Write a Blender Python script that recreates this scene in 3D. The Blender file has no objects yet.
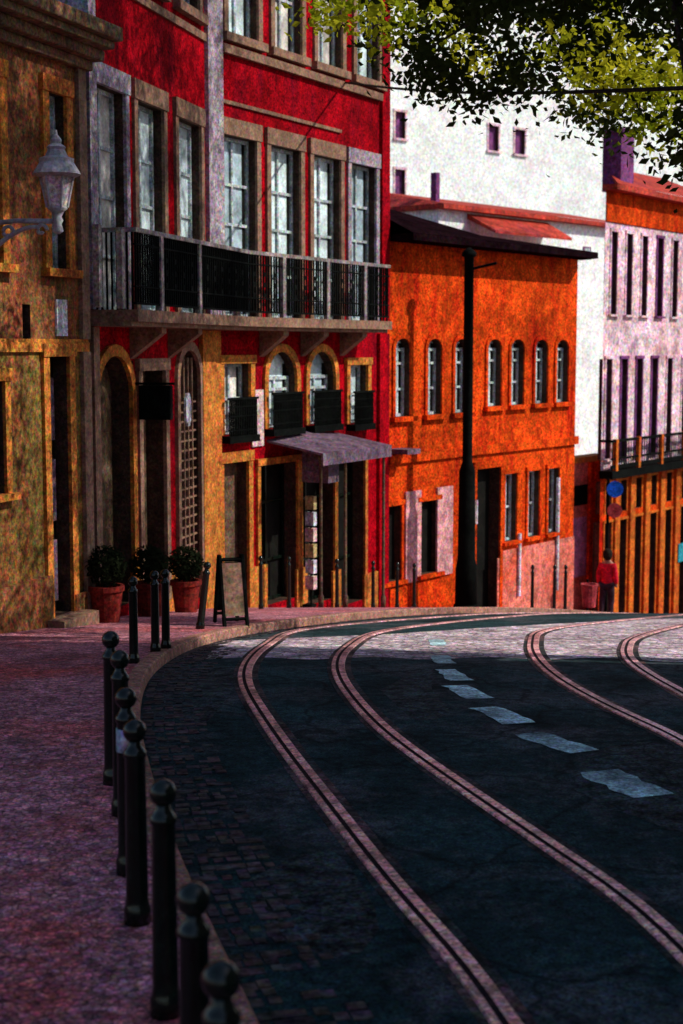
import bpy, bmesh, math, random
from mathutils import Vector, Matrix
random.seed(7)
R = math.radians
scene = bpy.context.scene
C = scene.collection

# ------------------------------------------------------------------ camera
W, H, F = 683, 1024, 1500.0
PITCH = math.atan(165.0 / F)
cam_d = bpy.data.cameras.new('camera')
cam = bpy.data.objects.new('camera', cam_d)
C.objects.link(cam)
cam.location = (0, 0, 0)
cam.rotation_euler = (math.pi / 2 - PITCH, 0, 0)
cam_d.sensor_fit = 'VERTICAL'
cam_d.sensor_height = 36.0
cam_d.lens = 36.0 * F / H
cam_d.clip_start = 0.1
cam_d.clip_end = 2000
cam_d.dof.use_dof = True
cam_d.dof.focus_distance = 14.0
cam_d.dof.aperture_fstop = 2.2
scene.camera = cam


def ray(px, py):
    x = (px - W / 2) / F
    y = (H / 2 - py) / F
    f = Vector((0, math.cos(PITCH), -math.sin(PITCH)))
    u = Vector((0, math.sin(PITCH), math.cos(PITCH)))
    return Vector((x, 0, 0)) + f + u * y


def at_depth(px, py, Y):
    r = ray(px, py)
    return r * (Y / r.y)


# ground height below the eye as a function of the distance down the street
GT = [(-60, -2.8), (0, -2.81), (6, -2.85), (9, -2.89), (12, -3.01), (14, -3.15), (16, -3.33), (18, -3.56),
      (20.5, -3.86), (23, -4.2), (26, -4.66), (30, -5.38), (36, -6.6), (42, -7.85), (50, -9.5), (70, -12.5),
      (100, -14.5), (200, -16), (700, -17)]


def g(Y):
    if Y <= GT[0][0]: return GT[0][1]
    for i in range(len(GT) - 1):
        a, b = GT[i], GT[i + 1]
        if Y <= b[0]:
            t = (Y - a[0]) / (b[0] - a[0])
            p0 = GT[max(i - 1, 0)]; p3 = GT[min(i + 2, len(GT) - 1)]
            m1 = (b[1] - p0[1]) / (b[0] - p0[0]) * (b[0] - a[0])
            m2 = (p3[1] - a[1]) / (p3[0] - a[0]) * (b[0] - a[0])
            return ((2*t**3-3*t**2+1)*a[1] + (t**3-2*t**2+t)*m1 + (-2*t**3+3*t**2)*b[1] + (t**3-t**2)*m2)
    return GT[-1][1]


def on_ground(px, py, dz=0.0):
    r = ray(px, py)
    Y = 4.0
    while Y < 60:
        p = r * (Y / r.y)
        if p.z <= g(Y) + dz: break
        Y += 0.02
    else:
        Y = 26.0
    p = r * (Y / r.y)
    return Vector((p.x, p.y, g(p.y) + dz))


# ------------------------------------------------------------------ helpers
ELEV = R(42); S_H = Vector((.98, -.19, 0)).normalized()
sdir = Vector((S_H.x * math.cos(ELEV), S_H.y * math.cos(ELEV), math.sin(ELEV)))


class MB:
    def __init__(self):
        self.v = []; self.f = []; self.m = []; self.mi = 0

    def poly(self, pts):
        i = len(self.v)
        self.v += [Vector(p) for p in pts]
        self.f.append(tuple(range(i, i + len(pts)))); self.m.append(self.mi)

    def hexa(self, p):          # 8 points: bottom 0-3, top 4-7
        i = len(self.v)
        self.v += [Vector(q) for q in p]
        for q in ((0, 3, 2, 1), (4, 5, 6, 7), (0, 1, 5, 4), (1, 2, 6, 5), (2, 3, 7, 6), (3, 0, 4, 7)):
            self.f.append(tuple(i + k for k in q)); self.m.append(self.mi)

    def box(self, Fc, u0, u1, o0, o1, z0, z1):
        P = Fc.pt
        self.hexa([P(u0, o1, z0), P(u1, o1, z0), P(u1, o0, z0), P(u0, o0, z0),
                   P(u0, o1, z1), P(u1, o1, z1), P(u1, o0, z1), P(u0, o0, z1)])

    def rings(self, rings, cap=True, closed=True):
        idx = []
        for r in rings:
            i = len(self.v); self.v += [Vector(p) for p in r]; idx.append(list(range(i, i + len(r))))
        n = len(rings[0])
        for a, b in zip(idx[:-1], idx[1:]):
            for k in range(n if closed else n - 1):
                self.f.append((a[k], a[(k + 1) % n], b[(k + 1) % n], b[k])); self.m.append(self.mi)
        if cap and closed:
            self.f.append(tuple(reversed(idx[0]))); self.m.append(self.mi)
            self.f.append(tuple(idx[-1])); self.m.append(self.mi)

    def lathe(self, c, prof, n=16):
        c = Vector(c)
        self.rings([[c + Vector((r * math.cos(2*math.pi*k/n), r * math.sin(2*math.pi*k/n), z)) for k in range(n)]
                    for r, z in prof])

    def tube(self, pts, radii, n=8):
        pts = [Vector(p) for p in pts]
        if not hasattr(radii, '__len__'): radii = [radii] * len(pts)
        rs = []
        for i, p in enumerate(pts):
            d = (pts[min(i + 1, len(pts) - 1)] - pts[max(i - 1, 0)]).normalized()
            a = d.cross(Vector((0, 0, 1)))
            if a.length < 1e-3: a = Vector((1, 0, 0))
            a.normalize(); b = d.cross(a).normalized()
            rs.append([p + a * (radii[i] * math.cos(2*math.pi*k/n)) + b * (radii[i] * math.sin(2*math.pi*k/n)) for k in range(n)])
        self.rings(rs)

    def build(self, name, mats, parent=None, smooth=False, bevel=0, kind=None, label=None):
        if not isinstance(mats, (list, tuple)): mats = [mats]
        base = Vector((0, 0, 0))
        if parent is not None:
            q = parent
            while q is not None:
                base = base + q.location; q = q.parent
        me = bpy.data.meshes.new(name)
        org = Vector((0, 0, 0))
        if parent is None and self.v:
            xs = [p.x for p in self.v]; ys = [p.y for p in self.v]; zs = [p.z for p in self.v]
            if kind != 'structure':
                org = Vector(((min(xs)+max(xs))/2, (min(ys)+max(ys))/2, min(zs)))
        me.from_pydata([tuple(p - base - org) for p in self.v], [], self.f)
        for m in mats: me.materials.append(m)
        me.polygons.foreach_set('material_index', self.m)
        if smooth: me.polygons.foreach_set('use_smooth', [True] * len(self.f))
        bm = bmesh.new(); bm.from_mesh(me)
        if name not in ('crown', 'foliage'):
            bmesh.ops.recalc_face_normals(bm, faces=bm.faces[:])
        bm.to_mesh(me); bm.free()
        me.update()
        o = bpy.data.objects.new(name, me)
        C.objects.link(o)
        o.location = org
        if parent is not None: o.parent = parent
        if bevel:
            bv = o.modifiers.new('bevel', 'BEVEL'); bv.width = bevel; bv.segments = 2; bv.limit_method = 'ANGLE'
        if kind: o['kind'] = kind
        if label: o['label'] = label
        return o


def tag(o, label, cat, group=None):
    o['label'] = label; o['category'] = cat
    if group: o['group'] = group
    return o


def empty(name, loc, label, cat, group=None):
    o = bpy.data.objects.new(name, None)
    o.empty_display_size = 0.3
    C.objects.link(o); o.location = loc
    return tag(o, label, cat, group)


def copy_tree(o, parent=None):
    c = o.copy(); C.objects.link(c); c.parent = parent
    for ch in [x for x in bpy.data.objects if x.parent == o and x != c]: copy_tree(ch, c)
    return c


class Facade:
    def __init__(self, a, b):
        self.a = Vector((a[0], a[1], 0)); self.b = Vector((b[0], b[1], 0))
        self.d = (self.b - self.a).normalized(); self.L = (self.b - self.a).length
        self.n = Vector((self.d.y, -self.d.x, 0))

    def pt(self, u, o, z):
        p = self.a + self.d * u + self.n * o
        return Vector((p.x, p.y, z))

    def hit(self, px, py, o=0.0):       # -> (u, z) on the plane pushed o outwards
        r = ray(px, py)
        t = ((self.a + self.n * o).dot(self.n)) / r.dot(self.n)
        p = r * t
        return (p - self.a).dot(self.d), p.z

    def u(self, px, o=0.0): return self.hit(px, 347, o)[0]

    def base(self, u): return g(self.pt(u, 0, 0).y) + 0.11


# ------------------------------------------------------------------ materials
def mat(name, col, rough=0.8, var=0.35, big=0.6, fine=15.0, chroma=0.35, stain=None, stain_amt=0.0,
        bump=0.25, spec=0.08, metal=0.0, streak=False, fine_amt=0.55, detail=3.0, cells=0, cracks=0, mid=0.45):
    m = bpy.data.materials.new(name); m.use_nodes = True
    nt = m.node_tree; N = nt.nodes; L = nt.links
    b = N['Principled BSDF']
    b.inputs['Roughness'].default_value = rough
    b.inputs['Specular IOR Level'].default_value = spec
    b.inputs['Metallic'].default_value = metal
    tc = N.new('ShaderNodeTexCoord')
    geo = N.new('ShaderNodeNewGeometry')
    pos = geo.outputs['Position']

    def noise(scale, det=3.0, rgh=0.6, vec=pos):
        n = N.new('ShaderNodeTexNoise'); n.inputs['Scale'].default_value = scale
        n.inputs['Detail'].default_value = det; n.inputs['Roughness'].default_value = rgh
        L.new(vec, n.inputs['Vector']); return n

    def mrange(src, a, bb, c, d):
        r = N.new('ShaderNodeMapRange'); r.inputs[1].default_value = a; r.inputs[2].default_value = bb
        r.inputs[3].default_value = c; r.inputs[4].default_value = d
        L.new(src, r.inputs[0]); return r.outputs[0]

    def mixc(kind, fac, a, bb):
        x = N.new('ShaderNodeMix'); x.data_type = 'RGBA'; x.blend_type = kind
        if hasattr(fac, 'is_linked'): L.new(fac, x.inputs[0])
        else: x.inputs[0].default_value = fac
        for s, k in ((a, 6), (bb, 7)):
            if hasattr(s, 'is_linked'): L.new(s, x.inputs[k])
            else: x.inputs[k].default_value = (*s, 1)
        return x.outputs[2]

    bign = noise(big, 4, 0.65)
    cur = mixc('MULTIPLY', 1.0, col, mixc('MIX', mrange(bign.outputs[0], 0.3, 0.7, 0, 1), (1 - var,) * 3, (1 + var * 0.6,) * 3))
    if stain:
        vec = pos
        if streak:
            mp = N.new('ShaderNodeMapping'); mp.inputs['Scale'].default_value = (2.2, 2.2, 0.35); L.new(pos, mp.inputs[0]); vec = mp.outputs[0]
        sn = noise(0.9 if not streak else 1.2, 5, 0.7, vec)
        cur = mixc('MIX', mrange(sn.outputs[0], 0.48, 0.7, 0, stain_amt), cur, stain)
    fn = noise(fine, detail, 0.75)
    gm = N.new('ShaderNodeVectorMath'); gm.operation = 'MULTIPLY_ADD'     # speckle in colour
    L.new(fn.outputs[1], gm.inputs[0]); gm.inputs[1].default_value = (chroma * 8,) * 3; gm.inputs[2].default_value = (1 - chroma * 4,) * 3
    cur = mixc('MULTIPLY', 1.0, cur, gm.outputs[0])
    sp = mrange(noise(fine * 1.7, 2, 0.7).outputs[0], 0.3, 0.7, 1 - fine_amt, 1 + fine_amt)
    md = mrange(noise(fine * .28, 3, 0.7).outputs[0], 0.34, 0.66, 1 - mid, 1 + mid * .8)
    ml = N.new('ShaderNodeMath'); ml.operation = 'MULTIPLY'; L.new(sp, ml.inputs[0]); L.new(md, ml.inputs[1]); sp = ml.outputs[0]
    spc = N.new('ShaderNodeCombineColor')
    for i in range(3): L.new(sp, spc.inputs[i])
    cur = mixc('MULTIPLY', 1.0, cur, spc.outputs[0])
    if cracks:
        nz = noise(1.6, 3, .6); va = N.new('ShaderNodeVectorMath'); va.operation = 'MULTIPLY_ADD'
        L.new(nz.outputs[1], va.inputs[0]); va.inputs[1].default_value = (.5,) * 3; L.new(pos, va.inputs[2])
        vc = N.new('ShaderNodeTexVoronoi'); vc.feature = 'DISTANCE_TO_EDGE'; vc.inputs['Scale'].default_value = cracks; L.new(va.outputs[0], vc.inputs['Vector'])
        cur = mixc('MIX', mrange(vc.outputs['Distance'], .0, .02, .75, 0), cur, (.003, .006, .007))
    if cells:        # small cut stones with dark joints, each a shade of its own
        vo = N.new('ShaderNodeTexVoronoi'); vo.feature = 'DISTANCE_TO_EDGE'; vo.inputs['Scale'].default_value = cells
        v2 = N.new('ShaderNodeTexVoronoi'); v2.inputs['Scale'].default_value = cells
        L.new(pos, vo.inputs['Vector']); L.new(pos, v2.inputs['Vector'])
        sep = N.new('ShaderNodeSeparateColor'); L.new(v2.outputs['Color'], sep.inputs[0])
        cc = N.new('ShaderNodeCombineColor'); tone = mrange(sep.outputs[0], 0, 1, .6, 1.35)
        for i in range(3): L.new(tone, cc.inputs[i])
        cur = mixc('MULTIPLY', 1.0, cur, cc.outputs[0])
        cur = mixc('MIX', mrange(vo.outputs['Distance'], .0, .09, .8, 0), cur, (.02, .014, .016))
    L.new(cur, b.inputs['Base Color'])
    if bump:
        bp = N.new('ShaderNodeBump'); bp.inputs['Strength'].default_value = bump; bp.inputs['Distance'].default_value = 0.02
        L.new(fn.outputs[0], bp.inputs['Height']); L.new(bp.outputs[0], b.inputs['Normal'])
    m['_'] = 0
    return m


M = {}
M['red'] = mat('red_plaster', (0.33, 0.0015, 0.007), spec=.02, stain=(0.10, 0.002, 0.010), stain_amt=0.85, streak=True, chroma=0.22, var=.55, fine_amt=.75, fine=14, mid=.36)
M['orange'] = mat('orange_plaster', (0.63, 0.062, 0.006), spec=.02, stain=(0.34, 0.006, 0.003), stain_amt=1, streak=True, chroma=0.28, var=.55, fine_amt=.75, fine=12, mid=.38)
M['dado'] = mat('pink_dado_plaster', (0.60, 0.17, 0.13), stain=(0.6, 0.07, 0.02), stain_amt=0.8, chroma=0.3)
M['ochre'] = mat('ochre_plaster', (0.20, 0.085, 0.032), stain=(0.22, 0.04, 0.02), stain_amt=0.8, streak=True, chroma=0.45, mid=.5)
M['yellow'] = mat('yellow_plaster', (0.165, 0.098, 0.026), stain=(0.22, 0.05, 0.02), stain_amt=0.8, streak=True, chroma=0.45, mid=.5)
M['stone'] = mat('warm_stone', (0.25, 0.145, 0.10), fine_amt=.4, mid=.35, chroma=0.22, stain=(0.15, 0.08, 0.05), stain_amt=0.5)
M['ystone'] = mat('ochre_stone', (0.47, 0.165, 0.030), chroma=0.35, stain=(0.3, 0.05, 0.02), stain_amt=0.6)
M['grey_stone'] = mat('grey_stone', (0.34, 0.28, 0.33), chroma=0.35, stain=(0.2, 0.12, 0.14), stain_amt=0.5)
M['pale_panel'] = mat('pale_pink_plaster', (0.62, 0.30, 0.32), chroma=0.3, stain=(0.5, 0.12, 0.1), stain_amt=0.5)
M['white'] = mat('white_plaster', (0.80, 0.86, 0.85), chroma=0.15, fine=6, fine_amt=0.35, var=0.15, stain=(0.68, 0.55, 0.64), stain_amt=0.6, mid=.12)
M['pinkwhite'] = mat('pink_white_tiles', (0.74, 0.53, 0.60), chroma=0.33, fine=8, stain=(0.66, 0.26, 0.30), stain_amt=0.7, mid=.4)
M['plum'] = mat('plum_paint', (0.17, 0.05, 0.16), chroma=0.4, fine=12)
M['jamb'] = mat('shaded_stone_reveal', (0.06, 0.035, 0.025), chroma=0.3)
M['dark'] = mat('dark_jamb_shade', (0.006, 0.006, 0.005), chroma=0.3, rough=0.7, spec=.1)
M['darkgreen'] = mat('dark_green_paint', (0.004, 0.009, 0.006), rough=0.16, spec=0.4, chroma=0.2, bump=0.05, fine=40)
M['iron'] = mat('black_ironwork', (0.004, 0.005, 0.0045), rough=0.8, chroma=0.2, spec=0.03, bump=.1)
M['pale_iron'] = mat('weathered_railing_paint', (0.24, 0.2, 0.2), rough=0.5, chroma=0.3)
M['sash'] = mat('pale_blue_grey_paint', (0.40, 0.46, 0.48), rough=0.5, chroma=0.25)
M['glass'] = mat('curtained_glass', (0.70, 0.86, 0.90), rough=0.15, spec=0.8, chroma=0.12, bump=0.04, var=0.5, big=1.1, fine_amt=.2, mid=.3)
M['glass_dim'] = mat('dim_curtained_glass', (0.36, 0.48, 0.55), rough=0.12, spec=0.9, chroma=0.12, bump=0.04, var=0.6, big=1.3, fine_amt=.2, mid=.3)
M['glass_warm'] = mat('linen_curtained_glass', (0.68, 0.66, 0.62), rough=0.15, spec=0.8, chroma=0.12, bump=0.04, var=0.55, big=.9, fine_amt=.2, mid=.35)
M['door'] = mat('brown_door_paint', (0.11, 0.07, 0.045), rough=0.5, chroma=0.35)
M['tile'] = mat('red_roof_tiles', (0.42, 0.05, 0.03), chroma=0.35, fine=9, stain=(0.25, 0.03, 0.05), stain_amt=0.7)
M['darktile'] = mat('old_dark_roof_tiles', (0.010, 0.004, 0.006), spec=.0, rough=1, chroma=0.4, fine=12)
M['slate'] = mat('purple_grey_zinc', (0.13, 0.085, 0.125), rough=0.6, chroma=0.35)
M['asphalt'] = mat('asphalt', (0.016, 0.043, 0.048), rough=0.95, spec=.06, var=0.7, big=0.7, fine=36, chroma=0.3, bump=0.6, stain=(0.105, 0.10, 0.115), stain_amt=0.75, detail=5, fine_amt=.8, mid=.5, cracks=.7)
M['paving'] = mat('limestone_paving', (0.50, 0.20, 0.25), rough=0.9, spec=.1, var=0.5, big=0.8, fine=26, chroma=0.35, bump=0.6, stain=(0.66, 0.085, 0.06), stain_amt=0.75, detail=5, fine_amt=.7, cells=20)
M['kerb'] = mat('kerb_stone', (0.34, 0.17, 0.13), chroma=0.4, fine=30)
M['setts'] = mat('worn_gutter_setts', (0.07, 0.052, 0.055), chroma=0.3, fine=9, bump=0.8, stain=(.014,.026,.03), stain_amt=1, spec=.1, fine_amt=.8)
M['steel'] = mat('worn_rail_steel', (1.0, 0.50, 0.50), rough=0.4, metal=0.45, chroma=0.3, fine=22, var=.5, stain=(.16,.10,.09), stain_amt=.9, fine_amt=.8, mid=.6)
M['groove'] = mat('rail_groove_grime', (0.02, 0.012, 0.015), chroma=0.3)
M['paint'] = mat('worn_road_paint', (0.50, 0.74, 0.80), chroma=0.15, fine=20, fine_amt=0.7, stain=(0.05, 0.08, 0.09), stain_amt=0.9)
M['lamp'] = mat('pale_grey_lamp_paint', (0.33, 0.32, 0.37), rough=0.45, chroma=0.15, fine_amt=.25, mid=.3)
M['lampglass'] = mat('frosted_lamp_glass', (0.42, 0.36, 0.40), rough=0.2, spec=0.6, chroma=0.3)
M['terracotta'] = mat('red_planter', (0.15, 0.016, 0.012), chroma=0.3)
M['blue'] = mat('blue_sign_enamel', (0.01, 0.10, 0.62), rough=0.35, chroma=0.15)
M['redsign'] = mat('faded_red_sign_enamel', (0.38, 0.05, 0.06), rough=0.4, chroma=0.2)
M['teal'] = mat('teal_enamel', (0.03, 0.33, 0.42), rough=0.4, chroma=0.2)
M['poster'] = mat('lilac_paper', (0.50, 0.24, 0.42), chroma=0.3)
M['plate'] = mat('pale_enamel_plate', (0.62, 0.62, 0.72), rough=0.4, chroma=0.3)
M['notice'] = mat('notice_paper', (0.6, 0.42, 0.42), chroma=0.3)
M['wire'] = mat('cable_rubber', (0.02, 0.017, 0.015), chroma=0.1, bump=0)
M['bark'] = mat('bark', (0.06, 0.045, 0.035), bump=0.8, chroma=0.3)
M['ground'] = mat('bare_ground', (0.10, 0.08, 0.07), fine=3)
M['skin'] = mat('skin', (0.45, 0.24, 0.17), rough=0.5, chroma=0.1, bump=0.05, fine_amt=0.1)
M['redcloth'] = mat('red_cloth', (0.60, 0.01, 0.03), chroma=0.2)
M['darkcloth'] = mat('dark_cloth', (0.035, 0.02, 0.03), chroma=0.2)
M['hair'] = mat('dark_hair', (0.02, 0.014, 0.01), chroma=0.2)
M['sun_band'] = mat('painted_sunlight', (0.62, 0.50, 0.55), rough=.9, chroma=.3, fine=14, stain=(.3,.2,.24), stain_amt=.7, fine_amt=.6, bump=.6, cells=9)  # sunlight on the road, put into the sheet's colour
M['bed'] = mat('rail_bed_concrete', (0.028, 0.034, 0.036), chroma=.3, fine=20, stain=(.20,.10,.10), stain_amt=.9, mid=.8, fine_amt=.9)
M['worn'] = mat('worn_pale_asphalt', (0.045, 0.055, 0.060), rough=.95, spec=.06, var=.7, big=.9, fine=24, chroma=.35, fine_amt=.9, mid=.8, stain=(.014,.036,.04), stain_amt=1, cracks=1.1)
M['amber'] = mat('amber_painted_stone', (0.52, 0.125, 0.014), chroma=.35, stain=(.4,.02,.01), stain_amt=.8)
M['cornice'] = mat('grey_olive_stone', (0.15, 0.095, 0.055), chroma=.4, stain=(.2,.06,.03), stain_amt=.6)
M['chalk'] = mat('chalk_lettering', (0.45, 0.35, 0.16), chroma=0.2)


def leaf_mat(name, c1, c2):
    m = bpy.data.materials.new(name); m.use_nodes = True
    nt = m.node_tree; N = nt.nodes; L = nt.links
    for n in list(N): N.remove(n)
    out = N.new('ShaderNodeOutputMaterial'); mx = N.new('ShaderNodeMixShader'); mx.inputs[0].default_value = 0.45
    d = N.new('ShaderNodeBsdfDiffuse'); t = N.new('ShaderNodeBsdfTranslucent')
    ge = N.new('ShaderNodeNewGeometry'); no = N.new('ShaderNodeTexNoise'); no.inputs['Scale'].default_value = 1.1
    L.new(ge.outputs['Position'], no.inputs['Vector'])
    r = N.new('ShaderNodeValToRGB'); r.color_ramp.elements[0].position = 0.35; r.color_ramp.elements[1].position = 0.65
    r.color_ramp.elements[0].color = (*c1, 1); r.color_ramp.elements[1].color = (*c2, 1)
    L.new(no.outputs[0], r.inputs[0])
    L.new(r.outputs[0], d.inputs[0]); L.new(r.outputs[0], t.inputs[0])
    L.new(d.outputs[0], mx.inputs[1]); L.new(t.outputs[0], mx.inputs[2]); L.new(mx.outputs[0], out.inputs[0])
    return m


M['leaf'] = leaf_mat('leaves', (0.022, 0.035, 0.010), (0.05, 0.065, 0.014))
M['leaf_sunlit'] = leaf_mat('sunlit_yellow_leaves', (0.26, 0.34, 0.012), (0.58, 0.54, 0.03))  # sunlit yellow put into the leaf colour
M['shrub'] = leaf_mat('shrub_leaves', (0.010, 0.016, 0.008), (0.02, 0.026, 0.012))


# ------------------------------------------------------------------ street ground
def catmull(pts, step=0.25):
    pts = [Vector(p) for p in pts]
    P = [pts[0] * 2 - pts[1]] + pts + [pts[-1] * 2 - pts[-2]]
    out = []
    for i in range(1, len(P) - 2):
        n = max(2, int((P[i + 1] - P[i]).length / step))
        for k in range(n):
            t = k / n
            a, b, c, d = P[i - 1], P[i], P[i + 1], P[i + 2]
            out.append(0.5 * ((2 * b) + (c - a) * t + (2 * a - 5 * b + 4 * c - d) * t * t + (3 * b - a - 3 * c + d) * t ** 3))
    out.append(pts[-1])
    return out


kerb_px = [(250, 1024), (203, 925), (172, 850), (153, 790), (142, 745), (140, 712), (147, 682), (165, 664), (195, 648), (235, 637), (285, 629)]
kp = [on_ground(*p) for p in kerb_px]
kp = [Vector((p.x, p.y, 0)) for p in kp]
kp = [Vector((2.6, -12, 0)), Vector((1.6, -4, 0)), Vector((0.6, 2, 0))] + kp
kp += [Vector((0.55, 23.2, 0)), Vector((2.1, 26.2, 0)), Vector((4.2, 30, 0)), Vector((7.4, 36, 0)), Vector((11.5, 43, 0)), Vector((17, 51, 0)), Vector((26, 60, 0))]
KERB = catmull(kp, 0.3)
# smooth it
for _ in range(6):
    KERB = [KERB[0]] + [(KERB[i - 1] + KERB[i] * 2 + KERB[i + 1]) / 4 for i in range(1, len(KERB) - 1)] + [KERB[-1]]


def path_normals(path):
    out = []
    for i in range(len(path)):
        d = path[min(i + 1, len(path) - 1)] - path[max(i - 1, 0)]
        d.z = 0; d.normalize()
        out.append(Vector((-d.y, d.x, 0)))      # left of travel
    return out


KN = path_normals(KERB)


def strip(mb, path, norms, offs, zf):
    rings = []
    for p, n in zip(path, norms):
        rings.append([Vector((q.x, q.y, zf(j, q))) for j, q in enumerate(p + n * o for o in offs)])
    mb.rings(rings, cap=False, closed=False)


mb = MB()
xs = [-400, -120, -40, -20, -10, 0, 10, 20, 40, 120, 400]
ys = [-60, -20, 0] + [k * 1.0 for k in range(2, 60)] + [70, 80, 100, 150, 200, 400, 700]
mb.rings([[Vector((x, y, g(y) - 0.35)) for x in xs] for y in ys], cap=False, closed=False)
mb.build('ground', M['ground'], kind='structure')
ROADW = 8.2
mb = MB(); strip(mb, KERB, KN, [0.02 - k * ROADW / 12 for k in range(13)], lambda j, q: g(q.y))
road = mb.build('road', M['asphalt'], kind='structure', smooth=True)
mb = MB(); strip(mb, KERB, KN, [0.15, 1, 2, 3, 4, 6, 9, 13], lambda j, q: g(q.y) + 0.11)
pave = mb.build('pavement', M['paving'], kind='structure', smooth=True)
mb = MB(); strip(mb, KERB, KN, [0.0, 0.004, 0.02, 0.15], lambda j, q: g(q.y) + [-0.05, 0.10, 0.118, 0.118][j])
mb.build('kerb', M['kerb'], kind='structure')
mb = MB(); strip(mb, KERB, KN, [-ROADW, -ROADW - 0.004, -ROADW - 0.15, -ROADW - 1, -ROADW - 2.5, -ROADW - 4.5], lambda j, q: g(q.y) + [-0.05, 0.12, 0.12, 0.12, 0.12, 0.12][j])
mb.build('pavement', M['paving'], kind='structure')
# gutter of small setts along the kerb
mb = MB()
acc = 0
for i in range(len(KERB) - 1):
    p, n = KERB[i], KN[i]
    if not 3.5 < p.y < 27: continue
    d = (KERB[i + 1] - p)
    L_ = d.length; d.normalize()
    for kk in range(6):
        if p.y > 17 and kk > 1: continue
        for s in range(max(1, int(L_ / 0.085))):
            if random.random() < 0.04 + 0.10 * kk: continue
            c = p + d * (s * 0.085 + random.uniform(.03, .05)) - n * (0.06 + kk * 0.085 + random.uniform(-.01, .01))
            sz = random.uniform(.034, .041); a = d * sz; b = n * sz * random.uniform(.7, 1.2)
            zt = random.uniform(0.003, 0.009)
            q = [c - a - b, c + a - b, c + a + b, c - a + b]
            mb.hexa([Vector((w.x, w.y, g(w.y) - 0.02)) for w in q] + [Vector((w.x, w.y, g(w.y) + zt)) for w in q])
mb.build('gutter_setts', M['setts'], road, kind='structure')


# pale sheet painted as the sunlit band across the road at the bend
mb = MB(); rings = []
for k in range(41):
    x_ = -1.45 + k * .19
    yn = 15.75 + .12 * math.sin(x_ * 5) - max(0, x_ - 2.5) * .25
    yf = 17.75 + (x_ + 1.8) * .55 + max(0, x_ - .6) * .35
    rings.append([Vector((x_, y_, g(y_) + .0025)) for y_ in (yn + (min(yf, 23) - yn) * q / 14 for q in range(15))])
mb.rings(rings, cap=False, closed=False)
mb.build('sunlit_band', M['sun_band'], road, kind='structure')


# painted dashes
def dash(p, q, wid):
    a = on_ground(*p); b = on_ground(*q)
    d = (b - a); d.z = 0; d.normalize(); n = Vector((-d.y, d.x, 0)) * wid / 2
    m = MB()
    k = 6
    m.rings([[(lambda w: Vector((w.x, w.y, g(w.y) + 0.006)))(a.lerp(b, t / k) + n * s * random.uniform(.75, 1.1)) for s in (-1, 0, 1)] for t in range(k + 1)], cap=False, closed=False)
    m.build('painted_dash', M['paint'], road, kind='structure')


for p, q, w in [((436, 640), (439, 646), .2), ((439, 656), (446, 664), .22), ((446, 670), (461, 681), .24), ((456, 686), (480, 699), .26),
                ((484, 708), (520, 724), .28), ((528, 734), (583, 753), .28), ((598, 772), (652, 797), .34), ((700, 815), (770, 838), .3)]:
    dash(p, q, w)


def worn(pix):
    pts = catmull([on_ground(*p) for p in pix + pix[:1]], .3)
    c = sum(pts, Vector((0, 0, 0))) / len(pts)
    m = MB()
    def w(p): return Vector((p.x, p.y, g(p.y) + .0015))
    rr_ = [[w(c.lerp(p, k / 5) + (p - c) * random.uniform(-.02, .02)) for p in pts] for k in range(1, 6)]
    m.rings(rr_, cap=False)
    m.poly(rr_[0])
    m.build('worn_patch', M['worn'], road, kind='structure')


worn([(590, 752), (640, 742), (740, 752), (760, 815), (700, 836), (640, 818), (575, 790)])
worn([(165, 700), (215, 668), (240, 672), (222, 705), (190, 730)])
worn([(380, 690), (430, 668), (432, 690), (450, 712), (415, 720)])
worn([(250, 880), (330, 850), (380, 930), (330, 960), (270, 930)])

# ------------------------------------------------------------------ tram tracks
def rail_path(pix, extra_start=None, extra_end=None):
    pts = [on_ground(*p) for p in pix]
    pts = [Vector((p.x, p.y, 0)) for p in pts]
    if extra_start: pts = [Vector(p) for p in extra_start] + pts
    if extra_end: pts += [Vector(p) for p in extra_end]
    path = catmull(pts, 0.2)
    for _ in range(10):
        path = [path[0]] + [(path[i - 1] + path[i] * 2 + path[i + 1]) / 4 for i in range(1, len(path) - 1)] + [path[-1]]
    return path


def build_track(rails, label):
    mid = rails[0][len(rails[0]) // 2]
    t = empty('tram_track', (mid.x, mid.y, g(mid.y)), label, 'tram track')
    for path in rails:
        nn = path_normals(path)
        m = MB(); strip(m, path, nn, [-.055, -.05, .008, .012, .036, .04, .078, .083],
                        lambda j, q: g(q.y) + [.004, .016, .016, .009, .009, .015, .015, .004][j])
        m.m = [0] * len(m.m)
        for i in range(len(m.f)):
            if i % 7 == 3 or i % 7 == 2 or i % 7 == 4: m.m[i] = 1
        r = m.build('rail', [M['steel'], M['groove']], t)
        m = MB(); strip(m, path, nn, [-.12, -.115, .125, .13], lambda j, q: g(q.y) + [-.02, .0035, .0035, -.02][j])
        m.build('rail_bed', M['bed'], r)
    return t


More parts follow.
